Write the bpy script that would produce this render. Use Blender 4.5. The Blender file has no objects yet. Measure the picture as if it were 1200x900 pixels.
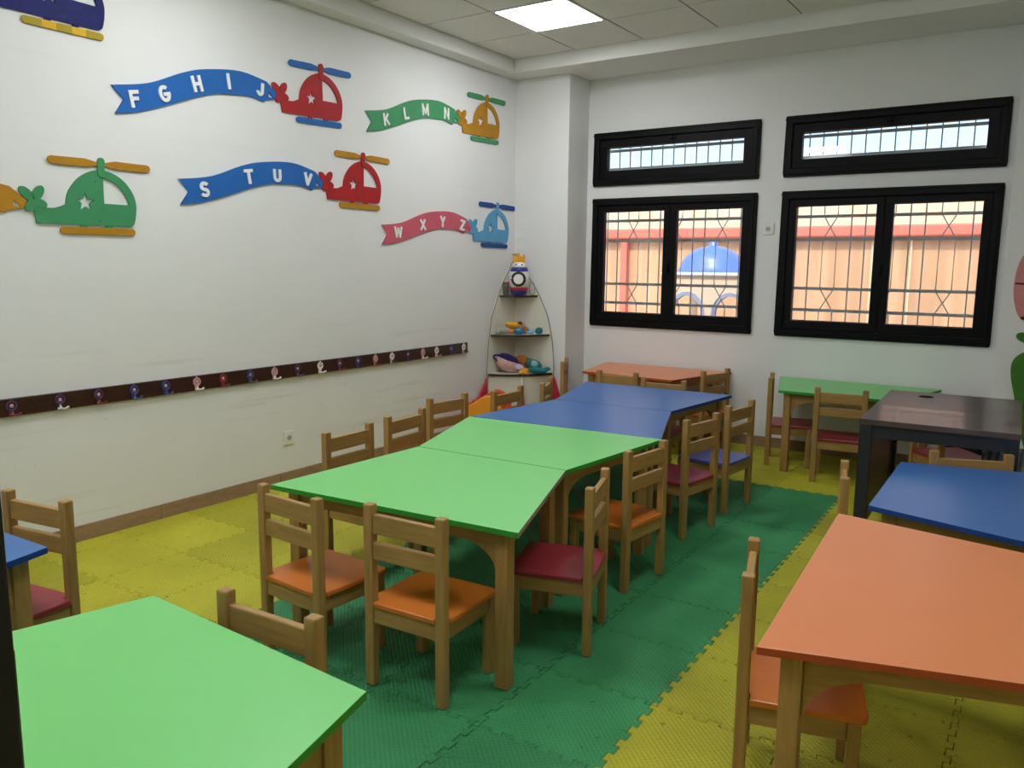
import bpy, bmesh, math, random
from mathutils import Matrix, Vector
random.seed(7)
SC = bpy.context.scene
COL = SC.collection
PI = math.pi

# ------------------------------------------------------------------ camera
cam_d = bpy.data.cameras.new('camera')
cam_d.sensor_width = 36.0
cam_d.lens = 953.75 / 1200 * 36.0
cam_d.clip_start = 0.05
cam = bpy.data.objects.new('camera', cam_d)
COL.objects.link(cam)
YAW, PITCH, ROLL = 0.5925987, 0.1474344, 0.0093441
_f = Vector((-math.sin(YAW) * math.cos(PITCH), math.cos(YAW) * math.cos(PITCH), -math.sin(PITCH)))
_r = Vector((math.cos(YAW), math.sin(YAW), 0))
_u = _r.cross(_f)
_r2 = math.cos(ROLL) * _r + math.sin(ROLL) * _u
_u2 = -math.sin(ROLL) * _r + math.cos(ROLL) * _u
_m = Matrix((_r2, _u2, -_f)).transposed().to_4x4()
_m.translation = (4.1901, 0, 1.47)
cam.matrix_world = _m
SC.camera = cam

# ------------------------------------------------------------------ world, sun, exposure
SC.view_settings.view_transform = 'Standard'
SC.view_settings.look = 'None'
SC.view_settings.gamma = 1.0
SC.view_settings.use_curve_mapping = False
SC.view_settings.exposure = 0.95
PANEL_W = 12.0
world = bpy.data.worlds.new('sky')
SC.world = world
world.use_nodes = True
_nt = world.node_tree
_nt.nodes.clear()
_o = _nt.nodes.new('ShaderNodeOutputWorld')
_b = _nt.nodes.new('ShaderNodeBackground')
_s = _nt.nodes.new('ShaderNodeTexSky')
_s.sky_type = 'NISHITA'
_s.sun_disc = False
_s.sun_elevation = math.radians(56)
_s.sun_rotation = math.radians(190)
_s.air_density = 1.0
_s.dust_density = 3.0
_b.inputs['Strength'].default_value = 0.20
_nt.links.new(_s.outputs[0], _b.inputs[0])
_nt.links.new(_b.outputs[0], _o.inputs[0])
sun_d = bpy.data.lights.new('sun', 'SUN')
sun_d.energy = 2.05
sun_d.angle = math.radians(0.6)
sun_d.color = (1.0, 0.95, 0.86)
sun = bpy.data.objects.new('sun', sun_d)
COL.objects.link(sun)
sun.rotation_euler = Vector((-0.18, 0.62, -1.0)).to_track_quat('-Z', 'Y').to_euler()

# ------------------------------------------------------------------ materials
MAT = {}
def mat(name, col, rough=0.5, spec=0.5, metal=0.0, var=0.0, vscale=6.0, bump=0.0, bscale=60.0, emit=None, estr=0.0,
        stretch=None, coat=0.0):
    m = bpy.data.materials.new(name)
    m.use_nodes = True
    nt = m.node_tree
    N, L = nt.nodes, nt.links
    p = N['Principled BSDF']
    c = (*col, 1)
    p.inputs['Base Color'].default_value = c
    p.inputs['Roughness'].default_value = rough
    p.inputs['Specular IOR Level'].default_value = spec
    p.inputs['Metallic'].default_value = metal
    p.inputs['Coat Weight'].default_value = coat
    if emit:
        p.inputs['Emission Color'].default_value = (*emit, 1)
        p.inputs['Emission Strength'].default_value = estr
    tc = N.new('ShaderNodeTexCoord')
    oi = N.new('ShaderNodeObjectInfo')
    add = N.new('ShaderNodeVectorMath'); add.operation = 'MULTIPLY_ADD'
    add.inputs[1].default_value = (1, 1, 1)
    sc = N.new('ShaderNodeVectorMath'); sc.operation = 'SCALE'
    comb = N.new('ShaderNodeCombineXYZ')
    for i in range(3): L.new(oi.outputs['Random'], comb.inputs[i])
    L.new(comb.outputs[0], sc.inputs[0]); sc.inputs['Scale'].default_value = 13.0
    L.new(tc.outputs['Object'], add.inputs[0]); L.new(sc.outputs[0], add.inputs[2])
    vec = add.outputs[0]
    if var > 0:
        mp = N.new('ShaderNodeMapping'); mp.inputs['Scale'].default_value = stretch or (1, 1, 1)
        L.new(vec, mp.inputs[0])
        n = N.new('ShaderNodeTexNoise'); n.inputs['Scale'].default_value = vscale
        n.inputs['Detail'].default_value = 5; n.inputs['Roughness'].default_value = 0.6
        L.new(mp.outputs[0], n.inputs['Vector'])
        r = N.new('ShaderNodeMapRange'); r.inputs[1].default_value = 0.3; r.inputs[2].default_value = 0.7
        r.inputs[3].default_value = 1 - var; r.inputs[4].default_value = 1 + var
        L.new(n.outputs['Fac'], r.inputs[0])
        mx = N.new('ShaderNodeVectorMath'); mx.operation = 'SCALE'
        mx.inputs[0].default_value = col
        L.new(r.outputs[0], mx.inputs['Scale'])
        L.new(mx.outputs[0], p.inputs['Base Color'])
    if bump > 0:
        n2 = N.new('ShaderNodeTexNoise'); n2.inputs['Scale'].default_value = bscale
        n2.inputs['Detail'].default_value = 3
        L.new(vec, n2.inputs['Vector'])
        b = N.new('ShaderNodeBump'); b.inputs['Strength'].default_value = bump; b.inputs['Distance'].default_value = 0.004
        L.new(n2.outputs['Fac'], b.inputs['Height']); L.new(b.outputs[0], p.inputs['Normal'])
    MAT[name] = m
    return m

mat('wall_paint', (0.80, 0.80, 0.795), 0.55, 0.35, var=0.018, vscale=1.3, bump=0.05, bscale=40)
mat('ceiling_plaster', (0.84, 0.835, 0.82), 0.6, 0.3)
mat('ceiling_tile', (0.86, 0.835, 0.80), 0.8, 0.2, var=0.03, vscale=40, bump=0.15, bscale=180)
mat('grid_metal', (0.24, 0.20, 0.165), 0.6)
mat('diffuser', (0.9, 0.9, 0.9), 0.5, emit=(0.97, 0.985, 1.0), estr=PANEL_W)
mat('white_metal', (0.85, 0.85, 0.85), 0.4)
BEECH = (0.375, 0.218, 0.066)
mat('beech_z', BEECH, 0.42, 0.45, var=0.20, vscale=9, stretch=(6, 6, 0.6), bump=0.03)
mat('beech_x', BEECH, 0.42, 0.45, var=0.20, vscale=9, stretch=(0.6, 6, 6), bump=0.03)
mat('beech_y', BEECH, 0.42, 0.45, var=0.20, vscale=9, stretch=(6, 0.6, 6), bump=0.03)
mat('lam_green', (0.185, 0.63, 0.175), 0.36, 0.6, var=0.012, vscale=3)
mat('lam_blue', (0.030, 0.140, 0.43), 0.33, 0.62, var=0.012, vscale=3)
mat('lam_orange', (0.77, 0.26, 0.10), 0.36, 0.62, var=0.012, vscale=3)
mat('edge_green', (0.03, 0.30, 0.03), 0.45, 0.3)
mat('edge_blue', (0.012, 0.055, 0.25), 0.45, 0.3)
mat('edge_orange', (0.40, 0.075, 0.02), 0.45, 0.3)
mat('raw_edge', (0.30, 0.22, 0.15), 0.7, var=0.2, vscale=40)
mat('seat_orange', (0.60, 0.168, 0.022), 0.32, 0.5)
mat('seat_red', (0.30, 0.026, 0.042), 0.32, 0.5)
mat('seat_blue', (0.085, 0.10, 0.37), 0.32, 0.5)
mat('black_frame', (0.004, 0.004, 0.005), 0.40, 0.13)
mat('black_metal', (0.018, 0.021, 0.026), 0.4, 0.5)
mat('desk_top', (0.080, 0.055, 0.048), 0.30, 0.6, var=0.35, vscale=5, stretch=(1, 1, 1), coat=0.25)
mat('desk_panel', (0.055, 0.035, 0.030), 0.3, 0.5)
mat('rail_wood', (0.040, 0.014, 0.009), 0.3, 0.5, var=0.35, vscale=8, stretch=(8, 0.5, 8))
mat('base_tile', (0.33, 0.205, 0.12), 0.42, 0.4, var=0.16, vscale=12, stretch=(1, 1, 3))
mat('iron', (0.46, 0.48, 0.47), 0.5, 0.4)
mat('plastic_white', (0.78, 0.77, 0.74), 0.35, 0.5)
mat('socket_grey', (0.42, 0.42, 0.40), 0.5)
mat('grommet', (0.006, 0.006, 0.006), 0.8, 0.1)
mat('dark_hole', (0.03, 0.03, 0.03), 0.5)
mat('door_black', (0.010, 0.009, 0.009), 0.45, 0.4)
mat('brass', (0.20, 0.13, 0.06), 0.35, 0.5, metal=0.8)
mat('cream_board', (0.72, 0.70, 0.61), 0.4, 0.45)
mat('dark_edge', (0.035, 0.022, 0.016), 0.5)
mat('grey_edge', (0.19, 0.185, 0.17), 0.5)
mat('fin_red', (0.52, 0.025, 0.045), 0.3, 0.5)
mat('plastic_orange', (0.85, 0.32, 0.02), 0.35, 0.5)
mat('plastic_redorange', (0.66, 0.09, 0.02), 0.35, 0.5)
mat('cut_blue', (0.022, 0.135, 0.45), 0.55, 0.2, var=0.05, vscale=12)
mat('cut_red', (0.42, 0.022, 0.026), 0.55, 0.2, var=0.06, vscale=12)
mat('cut_green', (0.062, 0.29, 0.125), 0.55, 0.2, var=0.06, vscale=12)
mat('cut_gold', (0.47, 0.225, 0.018), 0.55, 0.2, var=0.10, vscale=12)
mat('cut_navy', (0.008, 0.011, 0.12), 0.55, 0.2, var=0.25, vscale=20)
mat('cut_pink', (0.60, 0.115, 0.165), 0.55, 0.2, var=0.05, vscale=12)
mat('cut_sky', (0.115, 0.36, 0.62), 0.55, 0.2, var=0.05, vscale=12)
mat('cut_deepblue', (0.018, 0.075, 0.30), 0.55, 0.2)
mat('cut_yellow', (0.72, 0.42, 0.02), 0.55, 0.2)
mat('cut_olive', (0.42, 0.30, 0.02), 0.55, 0.2)
mat('letter_white', (0.84, 0.84, 0.84), 0.4, 0.4)
mat('screw', (0.06, 0.05, 0.04), 0.4, 0.5, metal=0.7)
mat('hook_white', (0.80, 0.74, 0.72), 0.3, 0.5)
mat('hook_blue', (0.035, 0.055, 0.23), 0.3, 0.5)
mat('hook_purple', (0.075, 0.035, 0.10), 0.3, 0.5)
mat('hook_red', (0.22, 0.015, 0.022), 0.3, 0.5)
mat('hook_green', (0.05, 0.07, 0.05), 0.3, 0.5)
mat('hook_pink', (0.62, 0.34, 0.34), 0.3, 0.5)
mat('petal_pink', (0.64, 0.24, 0.24), 0.55, 0.3, var=0.1, vscale=8)
mat('petal_dark', (0.10, 0.02, 0.03), 0.55, 0.3)
mat('leaf_green', (0.05, 0.19, 0.02), 0.55, 0.3, var=0.2, vscale=10)
mat('toy_white', (0.80, 0.79, 0.80), 0.4)
mat('toy_blue', (0.025, 0.03, 0.24), 0.4)
mat('toy_red', (0.55, 0.02, 0.03), 0.4)
mat('toy_black', (0.012, 0.012, 0.013), 0.4)
mat('toy_gold', (0.75, 0.33, 0.02), 0.45, var=0.15, vscale=30)
mat('mesh_grey', (0.16, 0.16, 0.16), 0.5, metal=0.3)
mat('cable_grey', (0.22, 0.22, 0.21), 0.5)
def plush(name, col): mat(name, col, 0.9, 0.15, var=0.18, vscale=40, bump=0.4, bscale=180)
plush('plush_yellow', (0.74, 0.37, 0.04)); plush('plush_orange', (0.66, 0.22, 0.04)); plush('plush_blue', (0.03, 0.20, 0.42))
plush('plush_teal', (0.02, 0.20, 0.25)); plush('plush_grey', (0.36, 0.34, 0.30)); plush('plush_green', (0.07, 0.17, 0.13))
plush('plush_navy', (0.025, 0.02, 0.12)); plush('plush_pink', (0.60, 0.38, 0.34)); plush('plush_lilac', (0.55, 0.48, 0.62))
plush('plush_skyblue', (0.30, 0.52, 0.62)); plush('plush_dark', (0.05, 0.045, 0.05))
mat('bag_black', (0.012, 0.012, 0.013), 0.8, 0.2, var=0.2, vscale=20)
mat('dome_blue', (0.11, 0.21, 0.66), 0.35, 0.5)
mat('kiosk_wall', (0.80, 0.62, 0.46), 0.8, 0.2)
mat('kiosk_trim', (0.33, 0.38, 0.55), 0.6, 0.3)
mat('court_pink', (0.66, 0.20, 0.15), 0.8, 0.2, var=0.06, vscale=5)
mat('court_top', (0.80, 0.62, 0.44), 0.85, 0.2, var=0.05, vscale=3)
mat('court_ground', (0.55, 0.47, 0.38), 0.9, 0.2)

def court_material():
    m = bpy.data.materials.new('court_wall'); m.use_nodes = True
    N, L = m.node_tree.nodes, m.node_tree.links
    p = N['Principled BSDF']; p.inputs['Roughness'].default_value = 0.9
    tc = N.new('ShaderNodeTexCoord')
    mp = N.new('ShaderNodeMapping'); mp.inputs['Scale'].default_value = (6, 1, 0.3)
    L.new(tc.outputs['Object'], mp.inputs[0])
    n = N.new('ShaderNodeTexNoise'); n.inputs['Scale'].default_value = 1.2; n.inputs['Detail'].default_value = 3
    L.new(mp.outputs[0], n.inputs['Vector'])
    r = N.new('ShaderNodeValToRGB')
    r.color_ramp.elements[0].position = 0.35; r.color_ramp.elements[0].color = (0.55, 0.33, 0.19, 1)
    r.color_ramp.elements[1].position = 0.65; r.color_ramp.elements[1].color = (0.66, 0.42, 0.25, 1)
    L.new(n.outputs['Fac'], r.inputs[0]); L.new(r.outputs[0], p.inputs['Base Color'])
    MAT['court_wall'] = m
court_material()

def scuffed_wall():
    m = MAT['wall_paint'].copy(); m.name = 'wall_paint_scuffed'; MAT['wall_paint_scuffed'] = m
    N, L = m.node_tree.nodes, m.node_tree.links
    p = N['Principled BSDF']; src = p.inputs['Base Color'].links[0].from_socket
    geo = N.new('ShaderNodeNewGeometry')
    mp = N.new('ShaderNodeMapping'); mp.inputs['Scale'].default_value = (1, 0.35, 9.0); mp.inputs['Rotation'].default_value = (0.02, 0, 0)
    L.new(geo.outputs['Position'], mp.inputs[0])
    n = N.new('ShaderNodeTexNoise'); n.inputs['Scale'].default_value = 2.3; n.inputs['Detail'].default_value = 5
    L.new(mp.outputs[0], n.inputs['Vector'])
    r = N.new('ShaderNodeMapRange'); r.inputs[1].default_value = 0.60; r.inputs[2].default_value = 0.74; r.inputs[3].default_value = 0; r.inputs[4].default_value = 0.40
    L.new(n.outputs['Fac'], r.inputs[0])
    n2 = N.new('ShaderNodeTexNoise'); n2.inputs['Scale'].default_value = 17; n2.inputs['Detail'].default_value = 3
    L.new(geo.outputs['Position'], n2.inputs['Vector'])
    r2 = N.new('ShaderNodeMapRange'); r2.inputs[1].default_value = 0.70; r2.inputs[2].default_value = 0.76; r2.inputs[3].default_value = 0; r2.inputs[4].default_value = 0.35
    L.new(n2.outputs['Fac'], r2.inputs[0])
    mxm = N.new('ShaderNodeMath'); mxm.operation = 'MAXIMUM'; L.new(r.outputs[0], mxm.inputs[0]); L.new(r2.outputs[0], mxm.inputs[1])
    # children's hands reach no higher than the coat rail: the scuffs stop there
    sp = N.new('ShaderNodeSeparateXYZ'); L.new(geo.outputs['Position'], sp.inputs[0])
    h = N.new('ShaderNodeMapRange'); h.inputs[1].default_value = 0.70; h.inputs[2].default_value = 1.15; h.inputs[3].default_value = 1.0; h.inputs[4].default_value = 0.12
    L.new(sp.outputs['Z'], h.inputs[0])
    k = N.new('ShaderNodeMath'); k.operation = 'MULTIPLY'; L.new(mxm.outputs[0], k.inputs[0]); L.new(h.outputs[0], k.inputs[1])
    mx = N.new('ShaderNodeMix'); mx.data_type = 'RGBA'
    L.new(k.outputs[0], mx.inputs['Factor']); L.new(src, mx.inputs['A']); mx.inputs['B'].default_value = (0.50, 0.49, 0.42, 1)
    L.new(mx.outputs['Result'], p.inputs['Base Color'])
scuffed_wall()

def glass_material():
    m = bpy.data.materials.new('window_glass'); m.use_nodes = True
    N, L = m.node_tree.nodes, m.node_tree.links
    N.clear()
    o = N.new('ShaderNodeOutputMaterial'); mx = N.new('ShaderNodeMixShader')
    t = N.new('ShaderNodeBsdfTransparent'); g = N.new('ShaderNodeBsdfGlossy'); f = N.new('ShaderNodeFresnel')
    f.inputs['IOR'].default_value = 1.45; g.inputs['Roughness'].default_value = 0.01
    t.inputs['Color'].default_value = (0.95, 0.97, 0.97, 1)
    L.new(f.outputs[0], mx.inputs[0]); L.new(t.outputs[0], mx.inputs[1]); L.new(g.outputs[0], mx.inputs[2])
    L.new(mx.outputs[0], o.inputs[0])
    MAT['window_glass'] = m
glass_material()

def foam_material(name, c1, c2, dirt):
    m = bpy.data.materials.new(name); m.use_nodes = True
    N, L = m.node_tree.nodes, m.node_tree.links
    p = N['Principled BSDF']; p.inputs['Roughness'].default_value = 0.62; p.inputs['Specular IOR Level'].default_value = 0.35
    tc = N.new('ShaderNodeTexCoord'); oi = N.new('ShaderNodeObjectInfo'); geo = N.new('ShaderNodeNewGeometry')
    n = N.new('ShaderNodeTexNoise'); n.inputs['Scale'].default_value = 2.2; n.inputs['Detail'].default_value = 6
    L.new(geo.outputs['Position'], n.inputs['Vector'])
    r = N.new('ShaderNodeValToRGB')
    r.color_ramp.elements[0].position = 0.33; r.color_ramp.elements[0].color = (*c2, 1)
    r.color_ramp.elements[1].position = 0.66; r.color_ramp.elements[1].color = (*c1, 1)
    L.new(n.outputs['Fac'], r.inputs[0])
    hs = N.new('ShaderNodeHueSaturation')
    mr = N.new('ShaderNodeMapRange'); mr.inputs[3].default_value = 0.86; mr.inputs[4].default_value = 1.10
    L.new(oi.outputs['Random'], mr.inputs[0]); L.new(mr.outputs[0], hs.inputs['Value']); L.new(r.outputs[0], hs.inputs['Color'])
    # dirt specks
    n3 = N.new('ShaderNodeTexNoise'); n3.inputs['Scale'].default_value = 28; n3.inputs['Detail'].default_value = 4
    L.new(geo.outputs['Position'], n3.inputs['Vector'])
    r3 = N.new('ShaderNodeMapRange'); r3.inputs[1].default_value = 0.66; r3.inputs[2].default_value = 0.74
    r3.inputs[3].default_value = 0.0; r3.inputs[4].default_value = 0.7
    L.new(n3.outputs['Fac'], r3.inputs[0])
    mx = N.new('ShaderNodeMix'); mx.data_type = 'RGBA'
    L.new(r3.outputs[0], mx.inputs['Factor']); L.new(hs.outputs[0], mx.inputs['A']); mx.inputs['B'].default_value = (*dirt, 1)
    L.new(mx.outputs['Result'], p.inputs['Base Color'])
    # embossed lattice: product of two sine ridges
    sep = N.new('ShaderNodeSeparateXYZ'); L.new(tc.outputs['Object'], sep.inputs[0])
    def sine(sock):
        a = N.new('ShaderNodeMath'); a.operation = 'MULTIPLY'; a.inputs[1].default_value = 2 * PI / 0.021
        b = N.new('ShaderNodeMath'); b.operation = 'SINE'
        L.new(sock, a.inputs[0]); L.new(a.outputs[0], b.inputs[0]); return b.outputs[0]
    ad = N.new('ShaderNodeMath'); ad.operation = 'MULTIPLY'
    L.new(sine(sep.outputs['X']), ad.inputs[0]); L.new(sine(sep.outputs['Y']), ad.inputs[1])
    b = N.new('ShaderNodeBump'); b.inputs['Strength'].default_value = 0.55; b.inputs['Distance'].default_value = 0.0034
    L.new(ad.outputs[0], b.inputs['Height']); L.new(b.outputs[0], p.inputs['Normal'])
    MAT[name] = m
foam_material('foam_yellow', (0.50, 0.475, 0.030), (0.40, 0.375, 0.022), (0.14, 0.12, 0.02))
foam_material('foam_green', (0.048, 0.300, 0.108), (0.034, 0.228, 0.082), (0.012, 0.07, 0.035))

def stripe_material():
    m = bpy.data.materials.new('striped_cloth'); m.use_nodes = True
    N, L = m.node_tree.nodes, m.node_tree.links
    p = N['Principled BSDF']; p.inputs['Roughness'].default_value = 0.9
    tc = N.new('ShaderNodeTexCoord'); w = N.new('ShaderNodeTexWave'); w.inputs['Scale'].default_value = 9
    w.inputs['Distortion'].default_value = 1.0
    L.new(tc.outputs['Object'], w.inputs['Vector'])
    r = N.new('ShaderNodeValToRGB')
    r.color_ramp.elements[0].color = (0.10, 0.15, 0.20, 1); r.color_ramp.elements[1].color = (0.42, 0.47, 0.52, 1)
    L.new(w.outputs['Fac'], r.inputs[0]); L.new(r.outputs[0], p.inputs['Base Color'])
    MAT['striped_cloth'] = m
stripe_material()

# ------------------------------------------------------------------ mesh helpers
class MB:
    def __init__(s): s.v = []; s.f = []
    def add(s, verts, faces):
        o = len(s.v); s.v += [tuple(v) for v in verts]; s.f += [tuple(i + o for i in f) for f in faces]; return s
    def box(s, x0, x1, y0, y1, z0, z1):
        return s.add([(x0, y0, z0), (x1, y0, z0), (x1, y1, z0), (x0, y1, z0), (x0, y0, z1), (x1, y0, z1), (x1, y1, z1), (x0, y1, z1)],
                     [(0, 3, 2, 1), (4, 5, 6, 7), (0, 1, 5, 4), (1, 2, 6, 5), (2, 3, 7, 6), (3, 0, 4, 7)])
    def cbox(s, c, sz, M=None):
        n = MB().box(*[q for i in range(3) for q in (c[i] - sz[i] / 2, c[i] + sz[i] / 2)])
        return s.add([M @ Vector(v) for v in n.v] if M else n.v, n.f)
    def prism(s, poly, a, b, fn=lambda u, v, w: (u, v, w)):
        n = len(poly)
        ar = sum(poly[i][0] * poly[(i + 1) % n][1] - poly[(i + 1) % n][0] * poly[i][1] for i in range(n))
        if ar < 0: poly = poly[::-1]
        V = [fn(u, v, a) for u, v in poly] + [fn(u, v, b) for u, v in poly]
        F = [tuple(range(n - 1, -1, -1)), tuple(range(n, 2 * n))] + [(i, (i + 1) % n, n + (i + 1) % n, n + i) for i in range(n)]
        return s.add(V, F)
    def tube(s, path, r, n=8, caps=True, flat=1.0):
        P = [Vector(p) for p in path]; k = len(P); V = []; F = []
        rr = r if isinstance(r, (list, tuple)) else [r] * k
        up = Vector((0, 0, 1))
        for i, p in enumerate(P):
            t = (P[min(i + 1, k - 1)] - P[max(i - 1, 0)]).normalized()
            a = t.cross(up)
            if a.length < 1e-3: a = t.cross(Vector((1, 0, 0)))
            a.normalize(); b = a.cross(t)
            for j in range(n):
                an = 2 * PI * j / n
                V.append(p + rr[i] * (math.cos(an) * a + math.sin(an) * b * flat))
        for i in range(k - 1):
            for j in range(n):
                F.append((i * n + j, i * n + (j + 1) % n, (i + 1) * n + (j + 1) % n, (i + 1) * n + j))
        if caps: F += [tuple(range(n - 1, -1, -1)), tuple(range((k - 1) * n, k * n))]
        return s.add(V, F)
    def lathe(s, prof, n=20, c=(0, 0, 0)):
        V = []; F = []
        for r, z in prof:
            for j in range(n):
                a = 2 * PI * j / n; V.append((c[0] + r * math.cos(a), c[1] + r * math.sin(a), c[2] + z))
        for i in range(len(prof) - 1):
            for j in range(n):
                F.append((i * n + j, i * n + (j + 1) % n, (i + 1) * n + (j + 1) % n, (i + 1) * n + j))
        F += [tuple(range(n - 1, -1, -1)), tuple(range((len(prof) - 1) * n, len(prof) * n))]
        return s.add(V, F)
    def ball(s, c, r, n=16, m=10, dfn=None):
        V = []; F = []
        rx, ry, rz = r if isinstance(r, (tuple, list)) else (r, r, r)
        for i in range(m + 1):
            th = PI * i / m
            for j in range(n):
                ph = 2 * PI * j / n
                d = Vector((math.sin(th) * math.cos(ph), math.sin(th) * math.sin(ph), math.cos(th)))
                k = dfn(d) if dfn else 1
                V.append((c[0] + rx * d.x * k, c[1] + ry * d.y * k, c[2] + rz * d.z * k))
        for i in range(m):
            for j in range(n): F.append((i * n + j, (i + 1) * n + j, (i + 1) * n + (j + 1) % n, i * n + (j + 1) % n))
        return s.add(V, F)
    def mesh(s, name, smooth=False):
        me = bpy.data.meshes.new(name); me.from_pydata(s.v, [], s.f)
        bm = bmesh.new(); bm.from_mesh(me)
        bmesh.ops.remove_doubles(bm, verts=bm.verts, dist=1e-5)
        bmesh.ops.recalc_face_normals(bm, faces=bm.faces)
        bm.to_mesh(me); bm.free()
        if smooth: me.polygons.foreach_set('use_smooth', [True] * len(me.polygons))
        me.update(); return me
    def build(s, name, m, parent=None, bevel=0.0, smooth=False, loc=None, rot=None):
        return link(name, s.mesh(name, smooth), m, parent, bevel, loc, rot)

def link(name, me, m, parent=None, bevel=0.0, loc=None, rot=None):
    if m and not me.materials: me.materials.append(MAT[m])
    o = bpy.data.objects.new(name, me); COL.objects.link(o)
    if parent: o.parent = parent
    if loc: o.location = loc
    if rot: o.rotation_euler = rot
    if bevel:
        b = o.modifiers.new('bevel', 'BEVEL'); b.width = bevel; b.segments = 2; b.limit_method = 'ANGLE'; b.angle_limit = math.radians(40)
    return o
def thing(name, label, cat, loc=(0, 0, 0), rz=0.0, group=None, rot=None):
    o = bpy.data.objects.new(name, None); COL.objects.link(o)
    o.empty_display_size = 0.1
    o.location = loc; o.rotation_euler = rot or (0, 0, rz)
    return tag(o, label, cat, group)
def tag(o, label, cat, group=None):
    o['label'] = label; o['category'] = cat
    if group: o['group'] = group
    return o
def structure(o): o['kind'] = 'structure'; return o
def dup(root, loc, rz, label, group=None, seat=None):
    r = root.copy(); COL.objects.link(r); r.location = loc; r.rotation_euler = (0, 0, rz); r['label'] = label
    if group: r['group'] = group
    for ch in list(root.children):
        c = ch.copy(); COL.objects.link(c); c.parent = r
        for g in ch.children:
            d = g.copy(); COL.objects.link(d); d.parent = c
    return r

def curve_mesh(splines, depth, name='shape'):
    """extruded flat shape; later splines inside the first become holes"""
    cu = bpy.data.curves.new(name, 'CURVE'); cu.dimensions = '2D'; cu.fill_mode = 'BOTH'; cu.extrude = depth / 2
    for pts in splines:
        sp = cu.splines.new('POLY'); sp.points.add(len(pts) - 1)
        for q, (x, y) in zip(sp.points, pts): q.co = (x, y, 0, 1)
        sp.use_cyclic_u = True
    return _conv(cu, depth, name)
def _arc(cx, cy, rx, ry, a0, a1, n=10):
    return [(cx + rx * math.cos(math.radians(a0 + (a1 - a0) * k / n)), cy + ry * math.sin(math.radians(a0 + (a1 - a0) * k / n))) for k in range(n + 1)]
GLYPH = {  # centre lines of block letters in a box of height 1
 'F': (.56, [[(0, 0), (0, 1)], [(0, 1), (.56, 1)], [(0, .52), (.48, .52)]]),
 'G': (.74, [_arc(.37, .5, .37, .5, 48, 330, 16) + [(.69, .44)], [(.40, .46), (.74, .46)]]),
 'H': (.62, [[(0, 0), (0, 1)], [(.62, 0), (.62, 1)], [(0, .5), (.62, .5)]]),
 'I': (.0, [[(0, 0), (0, 1)]]),
 'J': (.48, [[(.48, 1), (.48, .27)] + _arc(.24, .27, .24, .27, 0, -180, 10)]),
 'K': (.64, [[(0, 0), (0, 1)], [(.60, 1), (.06, .42)], [(.22, .58), (.64, 0)]]),
 'L': (.52, [[(0, 1), (0, 0)], [(0, 0), (.52, 0)]]),
 'M': (.84, [[(0, 0), (0, 1)], [(0, 1), (.42, .12)], [(.42, .12), (.84, 1)], [(.84, 1), (.84, 0)]]),
 'N': (.66, [[(0, 0), (0, 1)], [(0, 1), (.66, 0)], [(.66, 0), (.66, 1)]]),
 'S': (.60, [_arc(.30, .74, .29, .26, 25, 270, 12) + _arc(.30, .24, .30, .25, 90, -155, 12)]),
 'T': (.66, [[(0, 1), (.66, 1)], [(.33, 0), (.33, 1)]]),
 'U': (.62, [[(0, 1), (0, .31)] + _arc(.31, .31, .31, .31, 180, 360, 12) + [(.62, 1)]]),
 'V': (.74, [[(0, 1), (.37, 0)], [(.37, 0), (.74, 1)]]),
 'W': (1.0, [[(0, 1), (.25, 0)], [(.25, 0), (.5, .9)], [(.5, .9), (.75, 0)], [(.75, 0), (1.0, 1)]]),
 'X': (.68, [[(0, 0), (.68, 1)], [(0, 1), (.68, 0)]]),
 'Y': (.70, [[(0, 1), (.35, .45)], [(.70, 1), (.35, .45)], [(.35, .5), (.35, 0)]]),
 'Z': (.60, [[(0, 1), (.60, 1)], [(.60, 1), (0, 0)], [(0, 0), (.60, 0)]]),
}
def text_mesh(ch, cap, depth):
    w_, lines = GLYPH[ch]; st_ = .135 if ch not in 'MWNKX' else .115; k = cap / (1 + 2 * st_); q = MB(); z = 0
    for ln in lines:
        for i, (a, b_) in enumerate(zip(ln, ln[1:])):
            a, b_ = Vector(a), Vector(b_); d = (b_ - a).normalized(); n = Vector((-d.y, d.x)) * st_
            diag = abs(d.x) > .15 and abs(d.y) > .15
            e0 = e1 = d * (st_ if not diag else st_ * .55)
            if len(ln) > 3:
                e0 = d * (st_ * .25 if i > 0 else 0); e1 = d * (st_ * .25 if i < len(ln) - 2 else 0)
            P = [a - e0 - n, b_ + e1 - n, b_ + e1 + n, a - e0 + n]
            z += 2e-5
            q.prism([((p_.x - w_ / 2) * k, max(-st_, min(1 + st_, p_.y)) * k - .5 * k) for p_ in P], 0, depth + z)
    me = bpy.data.meshes.new('letter'); me.from_pydata(q.v, [], q.f); me.update()
    return me
def _conv(cu, depth, name):
    o = bpy.data.objects.new('tmp', cu); COL.objects.link(o)
    dg = bpy.context.evaluated_depsgraph_get(); dg.update()
    me = bpy.data.meshes.new_from_object(o.evaluated_get(dg))
    bpy.data.objects.remove(o); bpy.data.curves.remove(cu)
    me.materials.clear(); me.name = name
    for v in me.vertices: v.co.z += depth / 2
    return me
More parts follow.
